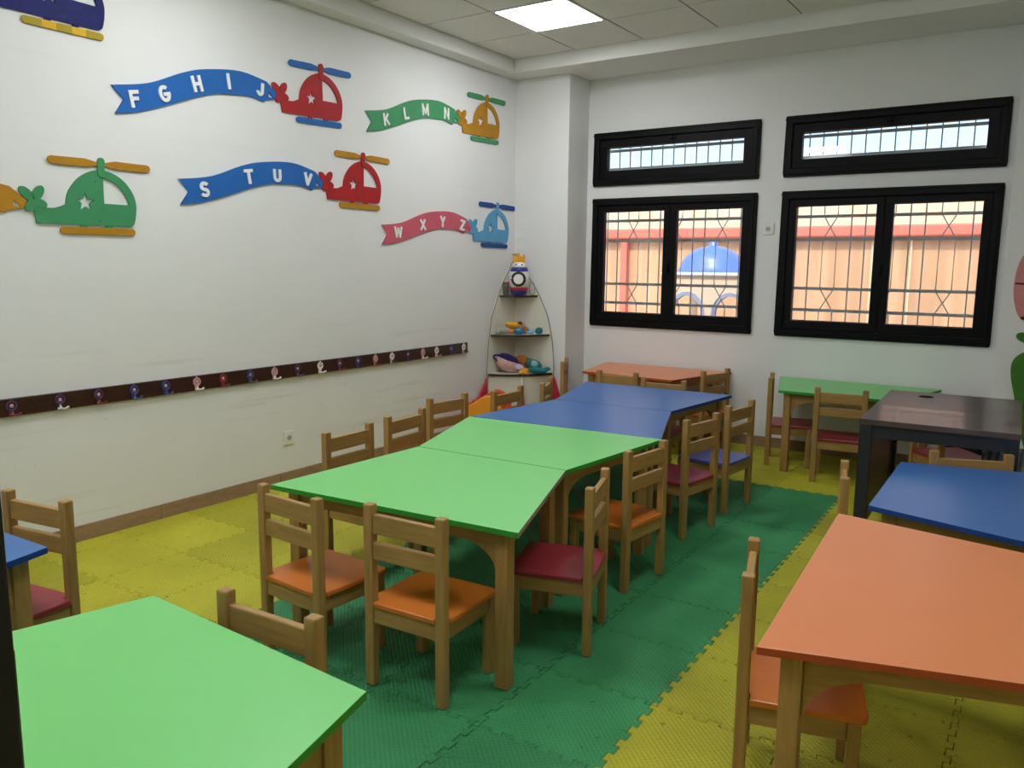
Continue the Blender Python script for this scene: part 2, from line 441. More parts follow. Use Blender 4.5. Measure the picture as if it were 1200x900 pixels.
def catmull(pts, n=6, closed=True):
    out = []; k = len(pts)
    rng = range(k) if closed else range(k - 1)
    for i in rng:
        g = (lambda q: pts[q % k]) if closed else (lambda q: pts[max(0, min(k - 1, q))])
        p0, p1, p2, p3 = g(i - 1), g(i), g(i + 1), g(i + 2)
        for j in range(n):
            t = j / n
            out.append(tuple(0.5 * (2 * p1[a] + (p2[a] - p0[a]) * t + (2 * p0[a] - 5 * p1[a] + 4 * p2[a] - p3[a]) * t * t +
                                    (3 * p1[a] - p0[a] - 3 * p2[a] + p3[a]) * t ** 3) for a in range(len(p1))))
    if not closed: out.append(tuple(pts[-1]))
    return out

# ================================================================== STRUCTURE
XR, YF, YB, ZS, ZC = 5.8, -0.60, 6.59, 3.068, 3.18
PX, PY = 0.553, 6.24          # pier in the far corner by the shelf
QX = 3.85                     # pier at the far end beyond the windows
WT = 0.20
# windows: outer size
WIN = [dict(n=1, x0=0.618, x1=2.097, z0=0.916, z1=2.043, up=False), dict(n=2, x0=2.293, x1=3.788, z0=0.916, z1=2.043, up=False),
       dict(n=3, x0=0.618, x1=2.097, z0=2.149, z1=2.608, up=True), dict(n=4, x0=2.293, x1=3.788, z0=2.149, z1=2.608, up=True)]

structure(MB().box(-0.15, 0, YF - 0.15, YB + WT, 0 - 0.05, 3.4).build('wall_left', 'wall_paint_scuffed'))
b = MB()
M_ = 0.03   # casing overlaps the wall opening by this much
xs = [0, WIN[0]['x0'] + M_, WIN[0]['x1'] - M_, WIN[1]['x0'] + M_, WIN[1]['x1'] - M_, XR]
zs = [-0.05, WIN[0]['z0'] + M_, WIN[0]['z1'] - M_, WIN[2]['z0'] + M_, WIN[2]['z1'] - M_, 3.4]
for i in range(5):
    if i % 2 == 0: b.box(xs[i], xs[i + 1], YB, YB + WT, zs[0], zs[5])
    else:
        for j in (0, 2, 4): b.box(xs[i], xs[i + 1], YB, YB + WT, zs[j], zs[j + 1])
structure(b.build('wall_back', 'wall_paint'))
structure(MB().box(0, PX, PY, YB, -0.05, ZS).build('wall_pier_shelf', 'wall_paint', bevel=0.004))
structure(MB().box(QX, XR, PY, YB, -0.05, ZS).build('wall_pier_desk', 'wall_paint', bevel=0.004))
structure(MB().box(XR, XR + 0.15, YF - 0.15, YB + WT, -0.05, 3.4).build('wall_right', 'wall_paint'))
DX0, DX1 = 3.205, 4.55
b = MB().box(0, DX0, YF - 0.15, YF, -0.05, 3.4).box(DX1, XR, YF - 0.15, YF, -0.05, 3.4).box(DX0, DX1, YF - 0.15, YF, 2.15, 3.4)
structure(b.build('wall_front', 'wall_paint'))
# corridor behind the doorway
b = MB().box(DX0 - 0.6, DX1 + 0.6, YF - 1.75, YF - 1.65, -0.05, 2.7).box(DX0 - 0.7, DX0 - 0.6, YF - 1.75, YF - 0.15, -0.05, 2.7)
b.box(DX1 + 0.6, DX1 + 0.7, YF - 1.75, YF - 0.15, -0.05, 2.7).box(DX0 - 0.7, DX1 + 0.7, YF - 1.75, YF - 0.15, 2.6, 2.7).box(DX0 - 0.7, DX1 + 0.7, YF - 1.75, YF - 0.15, -0.1, -0.05)
structure(b.build('wall_corridor', 'wall_paint'))

# ceiling: plaster soffit, step and the tile field above
TX0, TY1, TS = 0.145, 6.0, 0.595
NX, NY = 9, 10
TX1, TY0 = TX0 + NX * TS, TY1 - NY * TS
b = MB()
b.box(0, XR, TY1, YB, ZS, 3.3); b.box(0, XR, YF, TY0, ZS, 3.3); b.box(0, TX0, TY0, TY1, ZS, 3.3); b.box(TX1, XR, TY0, TY1, ZS, 3.3)
b.box(TX0 - 0.01, TX1 + 0.01, TY0 - 0.01, TY1 + 0.01, 3.24, 3.3)
ceil = structure(b.build('ceiling', 'ceiling_plaster', bevel=0.012))
b = MB()
for i in range(NX + 1):
    if 0 < i < NX: b.box(TX0 + i * TS - 0.012, TX0 + i * TS + 0.012, TY0, TY1, ZC + 0.004, ZC + 0.03)
for j in range(NY + 1):
    if 0 < j < NY: b.box(TX0, TX1, TY0 + j * TS - 0.012, TY0 + j * TS + 0.012, ZC + 0.004, ZC + 0.03)
b.build('ceiling_grid', 'grid_metal', ceil)
tile_me = MB().box(-TS / 2 + 0.007, TS / 2 - 0.007, -TS / 2 + 0.007, TS / 2 - 0.007, 0, 0.02).mesh('ceiling_tile')
LIGHTS = {(1, 1): 'ceiling light panel nearest the window wall', (1, 5): 'ceiling light panel over the middle of the long table row',
          (5, 5): 'ceiling light panel above the orange table beside the blue one',
          (1, 9): 'ceiling light panel by the front wall over the blue table', (5, 9): 'ceiling light panel near the doorway'}
for i in range(NX):
    for j in range(NY):
        cx, cy = TX0 + (i + .5) * TS, TY1 - (j + .5) * TS
        if (i, j) in LIGHTS:
            t = thing('ceiling_light', 'square white ' + LIGHTS[(i, j)], 'light', (cx, cy, ZC - 0.004), group='square ceiling light panels')
            h = TS / 2 - 0.004
            fb = MB().box(-h, h, -h, -h + .02, 0, .04).box(-h, h, h - .02, h, 0, .04).box(-h, -h + .02, -h + .02, h - .02, 0, .04).box(h - .02, h, -h + .02, h - .02, 0, .04)
            fb.build('light_frame', 'white_metal', t)
            MB().box(-h + .02, h - .02, -h + .02, h - .02, 0.004, 0.014).build('diffuser', 'diffuser', t)
        else:
            link('ceiling_tile', tile_me, 'ceiling_tile', ceil, loc=(cx, cy, ZC))

# floor slab and jigsaw foam tiles
floor = structure(MB().box(-0.1, XR + 0.1, YF - 0.1, YB + 0.1, -0.05, -0.016).build('floor', 'dark_hole'))
S, TEETH, TD = 0.43, 5, 0.019
def edge_profile():
    """offsets along one tile side: pairs (t along side, d outward)"""
    out = []; p = S / TEETH
    for k in range(TEETH):
        a = k * p
        out += [(a, 0), (a + p * .27, 0), (a + p * .22, TD), (a + p * .78, TD), (a + p * .73, 0)]
    return out + [(S, 0)]
E_ = edge_profile()
gap = 0.0017
def tile_poly(teeth=(1, 1, 1, 1)):
    """bottom, right, top, left; opposite sides carry the same wave so that tiles interlock"""
    bot = [(t, -d if 0 else d) for t, d in E_]
    rig = [(S + d, t) for t, d in E_]
    top = [(t, S + d) for t, d in E_][::-1]
    lef = [(d, t) for t, d in E_][::-1]
    poly = bot[:-1] + rig[:-1] + top[:-1] + lef[:-1]
    # corner tidy: drop coincident points
    out = []
    for q in poly:
        if not out or (abs(q[0] - out[-1][0]) + abs(q[1] - out[-1][1])) > 1e-6: out.append(q)
    return out
def shrink(poly, g):
    n = len(poly); out = []
    for i in range(n):
        a, b_, c = Vector(poly[i - 1]), Vector(poly[i]), Vector(poly[(i + 1) % n])
        d1, d2 = (b_ - a).normalized(), (c - b_).normalized()
        n1, n2 = Vector((-d1.y, d1.x)), Vector((-d2.y, d2.x))
        k = (n1 + n2); k = k / max(k.length_squared / 2, .5)
        out.append(tuple(b_ + k * g))
    return out
TP = shrink(tile_poly(), gap)
foam_me = {}
for nm in ('foam_green', 'foam_yellow'):
    b = MB().prism(TP, -0.016, -0.0005); foam_me[nm] = b.mesh('mat_tile')
TH = math.radians(1.0); OX, OY = 3.165, 1.96
ct, st = math.cos(TH), math.sin(TH)
for i in range(-8, 7):
    for j in range(-7, 12):
        def w(u, v): U, V = i * S + u, j * S + v; return (OX + U * ct - V * st, OY + U * st + V * ct)
        cs = [w(0, 0), w(S + TD, 0), w(S + TD, S + TD), w(0, S + TD)]
        x0, x1 = min(c[0] for c in cs), max(c[0] for c in cs); y0, y1 = min(c[1] for c in cs), max(c[1] for c in cs)
        xlo, xhi, ylo, yhi = 0.012, XR - 0.012, YF + 0.005, YB - 0.012
        if x1 < xlo + .01 or x0 > xhi - .01 or y1 < ylo + .01 or y0 > yhi - .01: continue
        colr = 'foam_green' if (-4 <= i <= -1 and j <= 7) else 'foam_yellow'
        dz = random.uniform(-0.0012, 0.0004)
        if x0 > xlo and x1 < xhi and y0 > ylo and y1 < yhi and not (y1 > PY - .012 and (x0 < PX + .012 or x1 > QX - .012)):
            link('mat_tile', foam_me[colr], colr, floor, loc=(*w(0, 0), dz), rot=(0, 0, TH))
        else:
            bm = bmesh.new(); me = foam_me[colr].copy(); bm.from_mesh(me)
            bm.transform(Matrix.Translation((*w(0, 0), 0)) @ Matrix.Rotation(TH, 4, 'Z'))
            yh = yhi
            if x0 < PX + .012 or x1 > QX - .012: yh = PY - .012
            for co, no in (((xlo, 0, 0), (-1, 0, 0)), ((xhi, 0, 0), (1, 0, 0)), ((0, ylo, 0), (0, -1, 0)), ((0, yh, 0), (0, 1, 0))):
                g = bmesh.ops.bisect_plane(bm, geom=bm.verts[:] + bm.edges[:] + bm.faces[:], plane_co=co, plane_no=no, clear_outer=True)
            c0 = w(0, 0)
            bm.transform(Matrix.Rotation(-TH, 4, 'Z') @ Matrix.Translation((-c0[0], -c0[1], 0)))
            bm.to_mesh(me); n = len(bm.faces); bm.free()
            if n: link('mat_tile', me, colr, floor, loc=(*c0, dz), rot=(0, 0, TH))

# baseboards made of tile lengths
def baseboard(name, x0, y0, x1, y1, nx, ny, first=0.0):
    L = math.hypot(x1 - x0, y1 - y0); ux, uy = (x1 - x0) / L, (y1 - y0) / L
    root = None; a = 0.0; step = 0.86; cuts = [0.0]; q = first if first > 0 else step
    while q < L - 0.02: cuts.append(q); q += step
    cuts.append(L)
    for k in range(len(cuts) - 1):
        a, e = cuts[k] + 0.0015, cuts[k + 1] - 0.0015
        bb = MB(); T_ = 0.011
        P = [(x0 + ux * a, y0 + uy * a), (x0 + ux * e, y0 + uy * e), (x0 + ux * e + nx * T_, y0 + uy * e + ny * T_), (x0 + ux * a + nx * T_, y0 + uy * a + ny * T_)]
        bb.prism(P, -0.014, 0.082)
        if root is None: root = structure(bb.build(name, 'base_tile', bevel=0.002))
        else: bb.build('baseboard_tile', 'base_tile', root, bevel=0.002)
baseboard('baseboard_left', 0, YF, 0, PY, 1, 0, first=2.62 + 0.6 - 3 * 0.86)
baseboard('baseboard_back', PX + .011, YB, QX, YB, 0, -1)
baseboard('baseboard_pier', 0.011, PY, PX, PY, 0, -1)
baseboard('baseboard_pier_side', PX, PY - .011, PX, YB, 1, 0)
baseboard('baseboard_pier_desk', QX, PY, XR, PY, 0, -1)

# ------------------------------------------------------------------ windows
def rectframe(mb, x0, x1, z0, z1, w, y0, y1, wb=None):
    wb = wb or w
    mb.box(x0, x1, y0, y1, z1 - w, z1); mb.box(x0, x1, y0, y1, z0, z0 + wb)
    mb.box(x0, x0 + w, y0, y1, z0 + wb, z1 - w); mb.box(x1 - w, x1, y0, y1, z0 + wb, z1 - w)
    return mb
for W in WIN:
    x0, x1, z0, z1 = W['x0'], W['x1'], W['z0'], W['z1']
    cx = (x0 + x1) / 2
    fr = MB()
    rectframe(fr, x0, x1, z0, z1, 0.030, YB - 0.022, YB)
    rectframe(fr, x0 + .018, x1 - .018, z0 + .018, z1 - .018, 0.040, YB - 0.030, YB + 0.05)
    win = structure(fr.build('window_%d' % W['n'], 'black_frame', bevel=0.005))
    if not W['up']:
        a0, a1 = x0 + .058, x1 - .058
        for k, (s0, s1) in enumerate(((a0, cx + .004), (cx + .006, a1))):
            s = rectframe(MB(), s0, s1, z0 + .058, z1 - .058, 0.058, YB - 0.016, YB + 0.040, 0.068)
            s.box(s0 + .050, s0 + .06, YB - .006, YB + .02, z0 + .12, z1 - .115) if False else None
            so = s.build('window_sash', 'black_frame', win, bevel=0.005)
            MB().box(s0 + .054, s1 - .054, YB + .012, YB + .018, z0 + .12, z1 - .112).build('window_pane', 'window_glass', so)
        h = MB().box(cx - .013, cx + .013, YB - .024, YB - .016, 1.42, 1.52).box(cx - .008, cx + .008, YB - .045, YB - .022, 1.46, 1.475).box(cx - .009, cx + .009, YB - .052, YB - .042, 1.40, 1.475)
        h.build('window_handle', 'black_frame', win, bevel=0.003)
    else:
        s = rectframe(MB(), x0 + .058, x1 - .058, z0 + .058, z1 - .058, 0.072, YB - 0.016, YB + 0.040)
        so = s.build('window_sash', 'black_frame', win, bevel=0.005)
        MB().box(x0 + .126, x1 - .126, YB + .012, YB + .018, z0 + .126, z1 - .126).build('window_pane', 'window_glass', so)
        MB().box(cx - .03, cx + .03, YB - .03, YB - .016, z1 - .095, z1 - .075).box(cx - .008, cx + .008, YB - .042, YB - .016, z1 - .1, z1 - .07).build('window_latch', 'black_frame', win, bevel=0.002)

# grilles outside the windows
GY = YB + WT + 0.05
def grille(W, gx0, label):
    x0, x1, z0, z1 = W['x0'] - .06, W['x1'] + .06, W['z0'] - .04, W['z1'] + .04
    t = thing('window_grille', label, 'grille', ((x0 + x1) / 2, GY, z0), group='iron grilles outside the windows')
    ox = (x0 + x1) / 2
    hz = [1.117, 1.29, 1.68, 1.86] if not W['up'] else [W['z0'] + .172, W['z1'] - .125]
    for z in hz: MB().box(x0 - ox, x1 - ox, -.006, .006, z - z0 - .012, z - z0 + .012).build('bar', 'iron', t)
    st_ = 0.104; xs_ = []; x = gx0
    while x < x1 - .01:
        if x > x0 + .01: xs_.append(x)
        x += st_
    for x in xs_:
        i = round((x - gx0) / st_) % 4
        r = 0.0045
        lone = not (x0 + .01 < x + (st_ if i == 0 else -st_) < x1 - .01)
        if W['up'] or i in (2, 3) or lone:
            MB().box(x - ox - r, x - ox + r, -.004, .004, 0, z1 - z0).build('bar', 'iron', t); continue
        o = x + (st_ if i == 0 else -st_)
        sgn = 1 if i == 0 else -1
        P = [(x, z0), (x, hz[0]), (o, hz[1])] ; yy = .004 * sgn
        # twisted pair: the bars swap places between each outer pair of cross rails
        path = [(x, z0), (x, hz[0]), (o, hz[1]), (o, hz[2]), (x, hz[3]), (x, z1)]
        MB().tube([(a - ox, yy, z_ - z0) for a, z_ in path], 0.0048, 6).build('bar', 'iron', t)
    return t
grille(WIN[0], 0.43, 'grey iron grille with crossed bars outside the window framing the blue dome')
grille(WIN[1], 2.142, 'grey iron grille with crossed bars outside the lower window nearest the dark desk')
grille(WIN[2], 0.43, 'plain grey iron grille outside the small high window nearer the corner shelf')
grille(WIN[3], 2.10, 'plain grey iron grille outside the small high window above the green table')

# courtyard seen through the windows
structure(MB().box(-14, 16, YB + WT, 30, -0.5, -0.4).build('ground_courtyard', 'court_ground'))
cw = thing('courtyard_wall', 'peach courtyard wall with red cornice beyond the windows', 'wall', (0, 10, -0.4))
MB().box(-9, 10, 0, .3, 0, 2.20).build('wall_panel', 'court_wall', cw)
MB().box(-9, 10, -.10, .3, 2.20, 2.33).build('cornice', 'court_pink', cw, bevel=0.02)
MB().box(-9, 10, -.04, .3, 2.33, 2.92).build('parapet', 'court_top', cw)
for x in (-0.72, -4.2, 6.0):
    MB().box(x - .05, x + .05, -.08, 0.02, 0, 2.2).build('pilaster', 'court_pink', cw, bevel=0.02)
for x in (2.35, 2.75):
    MB().box(x - .01, x + .01, -.02, 0, 0, 2.2).build('joint_strip', 'court_top', cw)
kx, ky = 0.93, 8.8
kk = thing('play_kiosk', 'small kiosk with a blue dome and arched openings in the courtyard', 'kiosk', (kx, ky, -0.4))
prof = [(0.385, 0), (0.385, .03)] + [(0.36 * math.cos(a), .03 + .28 * math.sin(a)) for a in [i * PI / 2 / 9 for i in range(1, 9)]] + [(.05, .315), (.05, .345), (.02, .36)]
MB().lathe(prof, 28, (0, 0, 1.77)).build('dome', 'dome_blue', kk, smooth=True)
OC = (-.12, .36)
def arch_path(c, r, h, rev=False):
    p_ = [(c + r, 0), (c + r, 1.34)] + [(c + r * math.cos(a), 1.34 + h * math.sin(a)) for a in [PI * i / 12 for i in range(1, 12)]] + [(c - r, 1.34), (c - r, 0)]
    return p_
out = [(-.37, 0), (-.37, 1.77), (.61, 1.77), (.61, 0)]
for c in reversed(OC): out += arch_path(c, .17, .21)
link('arch_wall', curve_mesh([out], 0.05, 'arch_wall'), 'kiosk_wall', kk, loc=(0, -0.36, 0), rot=(PI / 2, 0, 0))
for c in OC:
    tr = arch_path(c, .205, .245) + arch_path(c, .165, .205)[::-1]
    link('arch_trim', curve_mesh([tr], 0.07, 'arch_trim'), 'kiosk_trim', kk, loc=(0, -0.355, 0), rot=(PI / 2, 0, 0))
MB().box(-.42, .66, -.44, .40, 1.755, 1.79).build('roof_slab', 'toy_white', kk, bevel=0.01)
for c in (-.33, .57): MB().box(c - .04, c + .04, .28, .36, 0, 1.755).build('rear_post', 'kiosk_wall', kk)

# open black door leaf by the camera
dl = structure(bpy.data.objects.new('door_1', None)); COL.objects.link(dl)
HX, HY = 3.235, -0.52
ex, ey = 3.400, 0.338
ang = math.atan2(ey - HY, ex - HX); dlen = math.hypot(ex - HX, ey - HY)
dl.location = (HX, HY, 0); dl.rotation_euler = (0, 0, ang)
MB().box(0, dlen, 0, 0.042, 0.012, 2.08).build('door_leaf', 'door_black', dl, bevel=0.003)
MB().box(dlen, dlen + .002, .009, .033, .90, 1.10).build('latch_plate', 'brass', dl)
MB().box(dlen - .09, dlen - .045, -.006, 0.0, .92, 1.10).build('handle_plate', 'brass', dl)
MB().tube([(dlen - .067, -.006, 1.03), (dlen - .067, -.05, 1.03), (dlen - .10, -.055, 1.03), (dlen - .17, -.055, 1.028)], .008, 8).build('door_handle', 'brass', dl, smooth=True)
structure(MB().box(DX0, DX0 + .03, YF - .15, YF + .012, -.014, 2.15).box(DX1 - .03, DX1, YF - .15, YF + .012, -.014, 2.15).box(DX0 + .03, DX1 - .03, YF - .15, YF + .012, 2.12, 2.15).build('trim_1', 'door_black'))

# ================================================================== TABLES
TT = 0.595
def offset_poly(P, d):
    n = len(P); out = []
    for i in range(n):
        a, b_, c = Vector(P[i - 1]), Vector(P[i]), Vector(P[(i + 1) % n])
        d1, d2 = (b_ - a).normalized(), (c - b_).normalized()
        n1, n2 = Vector((-d1.y, d1.x)), Vector((-d2.y, d2.x))
        p1, p2 = a + n1 * d, b_ + n2 * d
        cr = d1.x * d2.y - d1.y * d2.x
        t = ((p2 - p1).x * d2.y - (p2 - p1).y * d2.x) / cr
        out.append(p1 + d1 * t)
    return out
def trap_table(corners, topmat, label, raw=(), group='trapezoid classroom tables'):
    """corners counter-clockwise: long edge first"""
    P = [Vector(c) for c in corners]
    c = sum(P, Vector((0, 0))) / 4
    e = (P[1] - P[0]); th = math.atan2(e.y, e.x)
    R_ = Matrix.Rotation(-th, 2)
    Lc = [R_ @ (p - c) for p in P]
    t = thing('classroom_table', label, 'table', (c.x, c.y, 0), th, group)
    top = shrink([tuple(q) for q in Lc], 0.002)
    to = MB().prism(top, TT - .020, TT).build('tabletop', topmat, t, bevel=0.0015)
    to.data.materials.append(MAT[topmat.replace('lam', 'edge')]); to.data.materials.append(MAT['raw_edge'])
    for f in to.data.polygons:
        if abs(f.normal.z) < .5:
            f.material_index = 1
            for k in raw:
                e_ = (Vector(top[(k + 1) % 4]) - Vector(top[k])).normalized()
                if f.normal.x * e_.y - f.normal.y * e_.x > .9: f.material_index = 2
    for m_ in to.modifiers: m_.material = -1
    LW = 0.050
    legc = offset_poly(Lc, 0.045 + LW / 2)
    for q in legc:
        MB().box(-LW / 2, LW / 2, -LW / 2, LW / 2, 0, TT - .020).build('leg', 'beech_z', t, bevel=0.004, loc=(q.x, q.y, 0))
    for i in range(4):
        a, b_ = legc[i], legc[(i + 1) % 4]
        L = (b_ - a).length - LW * 0.98; m_ = (a + b_) / 2; an = math.atan2((b_ - a).y, (b_ - a).x)
        zt, h0, h1, wv = TT - .020, 0.060, 0.165, min(0.15, L * .3)
        poly = [(-L / 2, zt), (-L / 2, zt - h1)]
        poly += [(-L / 2 + .006 + wv * (1 - math.cos(k * PI / 16)), zt - h1 + (h1 - h0) * math.sin(k * PI / 16)) for k in range(0, 9)]
        poly += [(L / 2 - .006 - wv * (1 - math.cos(k * PI / 16)), zt - h1 + (h1 - h0) * math.sin(k * PI / 16)) for k in range(8, -1, -1)]
        poly += [(L / 2, zt - h1), (L / 2, zt)]
        MB().prism(poly, -.010, .010, lambda u, v, w_: (u, w_, v)).build('apron', 'beech_x', t, bevel=0.002, loc=(m_.x, m_.y, 0), rot=(0, 0, an))
    return t
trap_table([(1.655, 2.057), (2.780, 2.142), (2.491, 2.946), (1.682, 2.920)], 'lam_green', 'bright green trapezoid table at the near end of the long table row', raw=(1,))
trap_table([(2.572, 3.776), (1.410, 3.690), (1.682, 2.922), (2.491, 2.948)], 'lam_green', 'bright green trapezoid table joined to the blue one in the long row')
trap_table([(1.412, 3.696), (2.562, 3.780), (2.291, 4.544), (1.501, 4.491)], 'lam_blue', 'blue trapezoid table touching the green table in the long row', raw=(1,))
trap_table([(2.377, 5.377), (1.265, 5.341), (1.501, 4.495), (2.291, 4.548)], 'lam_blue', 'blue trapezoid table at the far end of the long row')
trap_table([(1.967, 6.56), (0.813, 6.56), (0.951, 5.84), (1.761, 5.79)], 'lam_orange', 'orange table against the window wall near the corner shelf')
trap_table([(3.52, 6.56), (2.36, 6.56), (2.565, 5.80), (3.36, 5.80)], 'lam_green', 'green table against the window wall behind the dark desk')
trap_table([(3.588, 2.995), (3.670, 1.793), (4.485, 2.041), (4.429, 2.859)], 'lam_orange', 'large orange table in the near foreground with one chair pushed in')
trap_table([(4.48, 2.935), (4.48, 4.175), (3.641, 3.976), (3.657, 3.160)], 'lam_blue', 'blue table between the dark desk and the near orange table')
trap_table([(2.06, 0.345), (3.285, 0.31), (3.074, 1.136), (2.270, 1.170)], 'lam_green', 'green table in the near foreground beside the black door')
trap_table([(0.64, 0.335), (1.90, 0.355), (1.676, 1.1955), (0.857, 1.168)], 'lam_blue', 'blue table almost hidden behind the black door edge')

# ================================================================== CHAIRS
def make_chair(seatmat, label, loc, rz):
    t = thing('wooden_chair', label, 'chair', loc, rz, 'small wooden classroom chairs')
    px, pw, pd, H = 0.151, 0.037, 0.034, 0.655
    for s in (-1, 1):
        MB().box(-pw / 2, pw / 2, -pd / 2, pd / 2, 0, H).build('back_post', 'beech_z', t, bevel=0.005, loc=(s * px, 0, 0))
        MB().box(-pw / 2, pw / 2, -pd / 2, pd / 2, 0, 0.290).build('front_leg', 'beech_z', t, bevel=0.004, loc=(s * px, .285, 0))
        MB().box(-.010, .010, pd / 2, .285 - pd / 2, .232, .290).build('side_rail', 'beech_y', t, bevel=0.002, loc=(s * (px - .002), 0, 0))
    i = px - pw / 2
    MB().box(-i, i, -.010, .010, .232, .290).build('seat_rail', 'beech_x', t, bevel=0.002)
    MB().box(-i, i, -.010, .010, .232, .290).build('seat_rail', 'beech_x', t, bevel=0.002, loc=(0, .285, 0))
    MB().box(-i, i, -.011, .011, .552, .622).build('backrest_rail', 'beech_x', t, bevel=0.004)
    MB().box(-i, i, -.011, .011, .462, .524).build('backrest_rail', 'beech_x', t, bevel=0.004)
    w_, f = 0.172, .318; r = .022
    poly = [(-w_, .0195), (-i + .002, .0195), (-i + .002, -.017), (i - .002, -.017), (i - .002, .0195), (w_, .0195)]
    poly += [(w_ - r + r * math.cos(a), f - r + r * math.sin(a)) for a in [k * PI / 12 for k in range(7)]]
    poly += [(-w_ + r - r * math.sin(a), f - r + r * math.cos(a)) for a in [k * PI / 12 for k in range(7)]]
    MB().prism(poly, .290, .309).build('seat', seatmat, t, bevel=0.004)
    return t
CH = [
 # x, y, facing, seat, label
 (1.947, 1.905, 87, 'seat_orange', 'wooden chair with orange seat at the near corner of the long row, wall side'),
 (2.441, 1.968, 93, 'seat_orange', 'wooden chair with orange seat, back to the camera, beside the near table leg'),
 (2.763, 2.721, 197, 'seat_red', 'wooden chair with red seat, side-on beside the near green table'),
 (2.676, 3.352, 173, 'seat_orange', 'wooden chair with orange seat on the aisle side of the second green table'),
 (2.615, 4.195, 170, 'seat_red', 'wooden chair with red seat on the aisle side of the blue table'),
 (2.641, 4.757, 172, 'seat_blue', 'wooden chair with violet-blue seat, farthest along the aisle side of the row'),
 (1.298, 2.841, 1, 'seat_red', 'wooden chair on the wall side of the row, nearest the wall socket'),
 (1.243, 3.329, 3, 'seat_orange', 'wooden chair on the wall side of the row, second from the wall socket'),
 (1.079, 3.908, -7, 'seat_orange', 'wooden chair on the wall side of the row, in front of the orange toy seat'),
 (1.206, 4.379, -1, 'seat_red', 'wooden chair on the wall side of the blue tables, before the rocket shelf doors'),
 (1.209, 4.866, 21, 'seat_orange', 'wooden chair turned at an angle on the wall side of the far blue table'),
 (0.685, 6.01, 24, 'seat_red', 'wooden chair seen edge-on between the rocket shelf and the far orange table'),
 (1.397, 5.600, 95, 'seat_orange', 'wooden chair with its back to the blue tables, facing the far orange table'),
 (1.854, 5.425, 274, 'seat_red', 'wooden chair pushed under the end of the far blue table'),
 (1.972, 6.164, 163, 'seat_orange', 'wooden chair at the window end of the far orange table'),
 (2.42, 6.13, 14, 'seat_red', 'wooden chair with red seat edge-on at the end of the far green table'),
 (3.011, 5.711, 97, 'seat_red', 'wooden chair with red seat, back to the camera, at the far green table'),
 (3.514, 3.439, 12, 'seat_red', 'wooden chair edge-on at the short end of the blue table by the desk'),
 (3.520, 2.225, 15, 'seat_orange', 'wooden chair with orange seat pushed under the large near orange table'),
 (3.911, 4.085, 290, 'seat_orange', 'wooden chair between the blue table and the dark desk, only its crest showing'),
 (3.56, 5.61, 38, 'seat_red', 'wooden chair half hidden behind the dark desk beside the black bag'),
 (2.663, 1.222, 273, 'seat_orange', 'wooden chair on the far side of the near foreground green table'),
 (1.280, 1.355, 279, 'seat_red', 'wooden chair with red seat behind the partly hidden blue table'),
]
proto = {}
for x, y, fa, sm, lab in CH:
    rz = math.radians(fa - 90)
    if sm not in proto: proto[sm] = make_chair(sm, lab, (x, y, 0), rz)
    else: dup(proto[sm], (x, y, 0), rz, lab)

# ================================================================== DARK DESK
dk = thing('office_desk', 'dark brown desk with black metal legs beside the green table', 'desk', (3.735, 4.735, 0), math.radians(2.0))
hx, hy = 0.335, 0.555
MB().box(-hx, hx, -hy, hy, .712, .740).build('desk_top', 'desk_top', dk, bevel=0.002)
for sx in (-1, 1):
    for sy in (-1, 1):
        MB().box(-.0275, .0275, -.0275, .0275, 0, .712).build('leg', 'black_metal', dk, bevel=0.002, loc=(sx * (hx - .03), sy * (hy - .03), 0))
for sy in (-1, 1): MB().box(-hx + .0575, hx - .0575, sy * (hy - .03) - .02, sy * (hy - .03) + .02, .65, .712).build('frame_beam', 'black_metal', dk)
for sx in (-1, 1): MB().box(sx * (hx - .03) - .02, sx * (hx - .03) + .02, -hy + .0575, hy - .0575, .65, .712).build('frame_beam', 'black_metal', dk)
MB().box(-hx + .022, -hx + .036, -hy + .0575, hy - .0575, .17, .65).build('side_panel', 'desk_panel', dk)
MB().lathe([(.038, .740), (.038, .7425), (.024, .7428), (.022, .7412)], 20, (-.13, .37, 0)).build('cable_grommet', 'grommet', dk, smooth=False)
# teacher chair with a striped cushion, mostly under the desk
oc = thing('cushioned_chair', 'black metal chair with grey-blue striped cushion tucked under the dark desk', 'chair', (4.12, 4.86, 0))
for sx in (-1, 1):
    MB().tube([(sx * .17, -.19, 0), (sx * .17, -.18, .43)], .011, 8).build('leg', 'black_metal', oc)
    MB().tube([(sx * .17, .19, 0), (sx * .17, .18, .43)], .011, 8).build('leg', 'black_metal', oc)
MB().box(-.20, .20, -.20, .20, .43, .445).build('seat', 'black_metal', oc, bevel=0.004)
MB().ball((0, 0, .478), (.215, .215, .042), 24, 12, lambda d: 1 / max(abs(d.x), abs(d.y), .72) ** .7).build('cushion', 'striped_cloth', oc, smooth=True)
MB().tube([(.19, -.18, .44), (.22, -.18, .62)], .011, 8).build('back_post', 'black_metal', oc)
MB().tube([(.19, .18, .44), (.22, .18, .62)], .011, 8).build('back_post', 'black_metal', oc)
MB().box(.21, .235, -.2, .2, .50, .64).build('backrest', 'black_metal', oc, bevel=0.01)
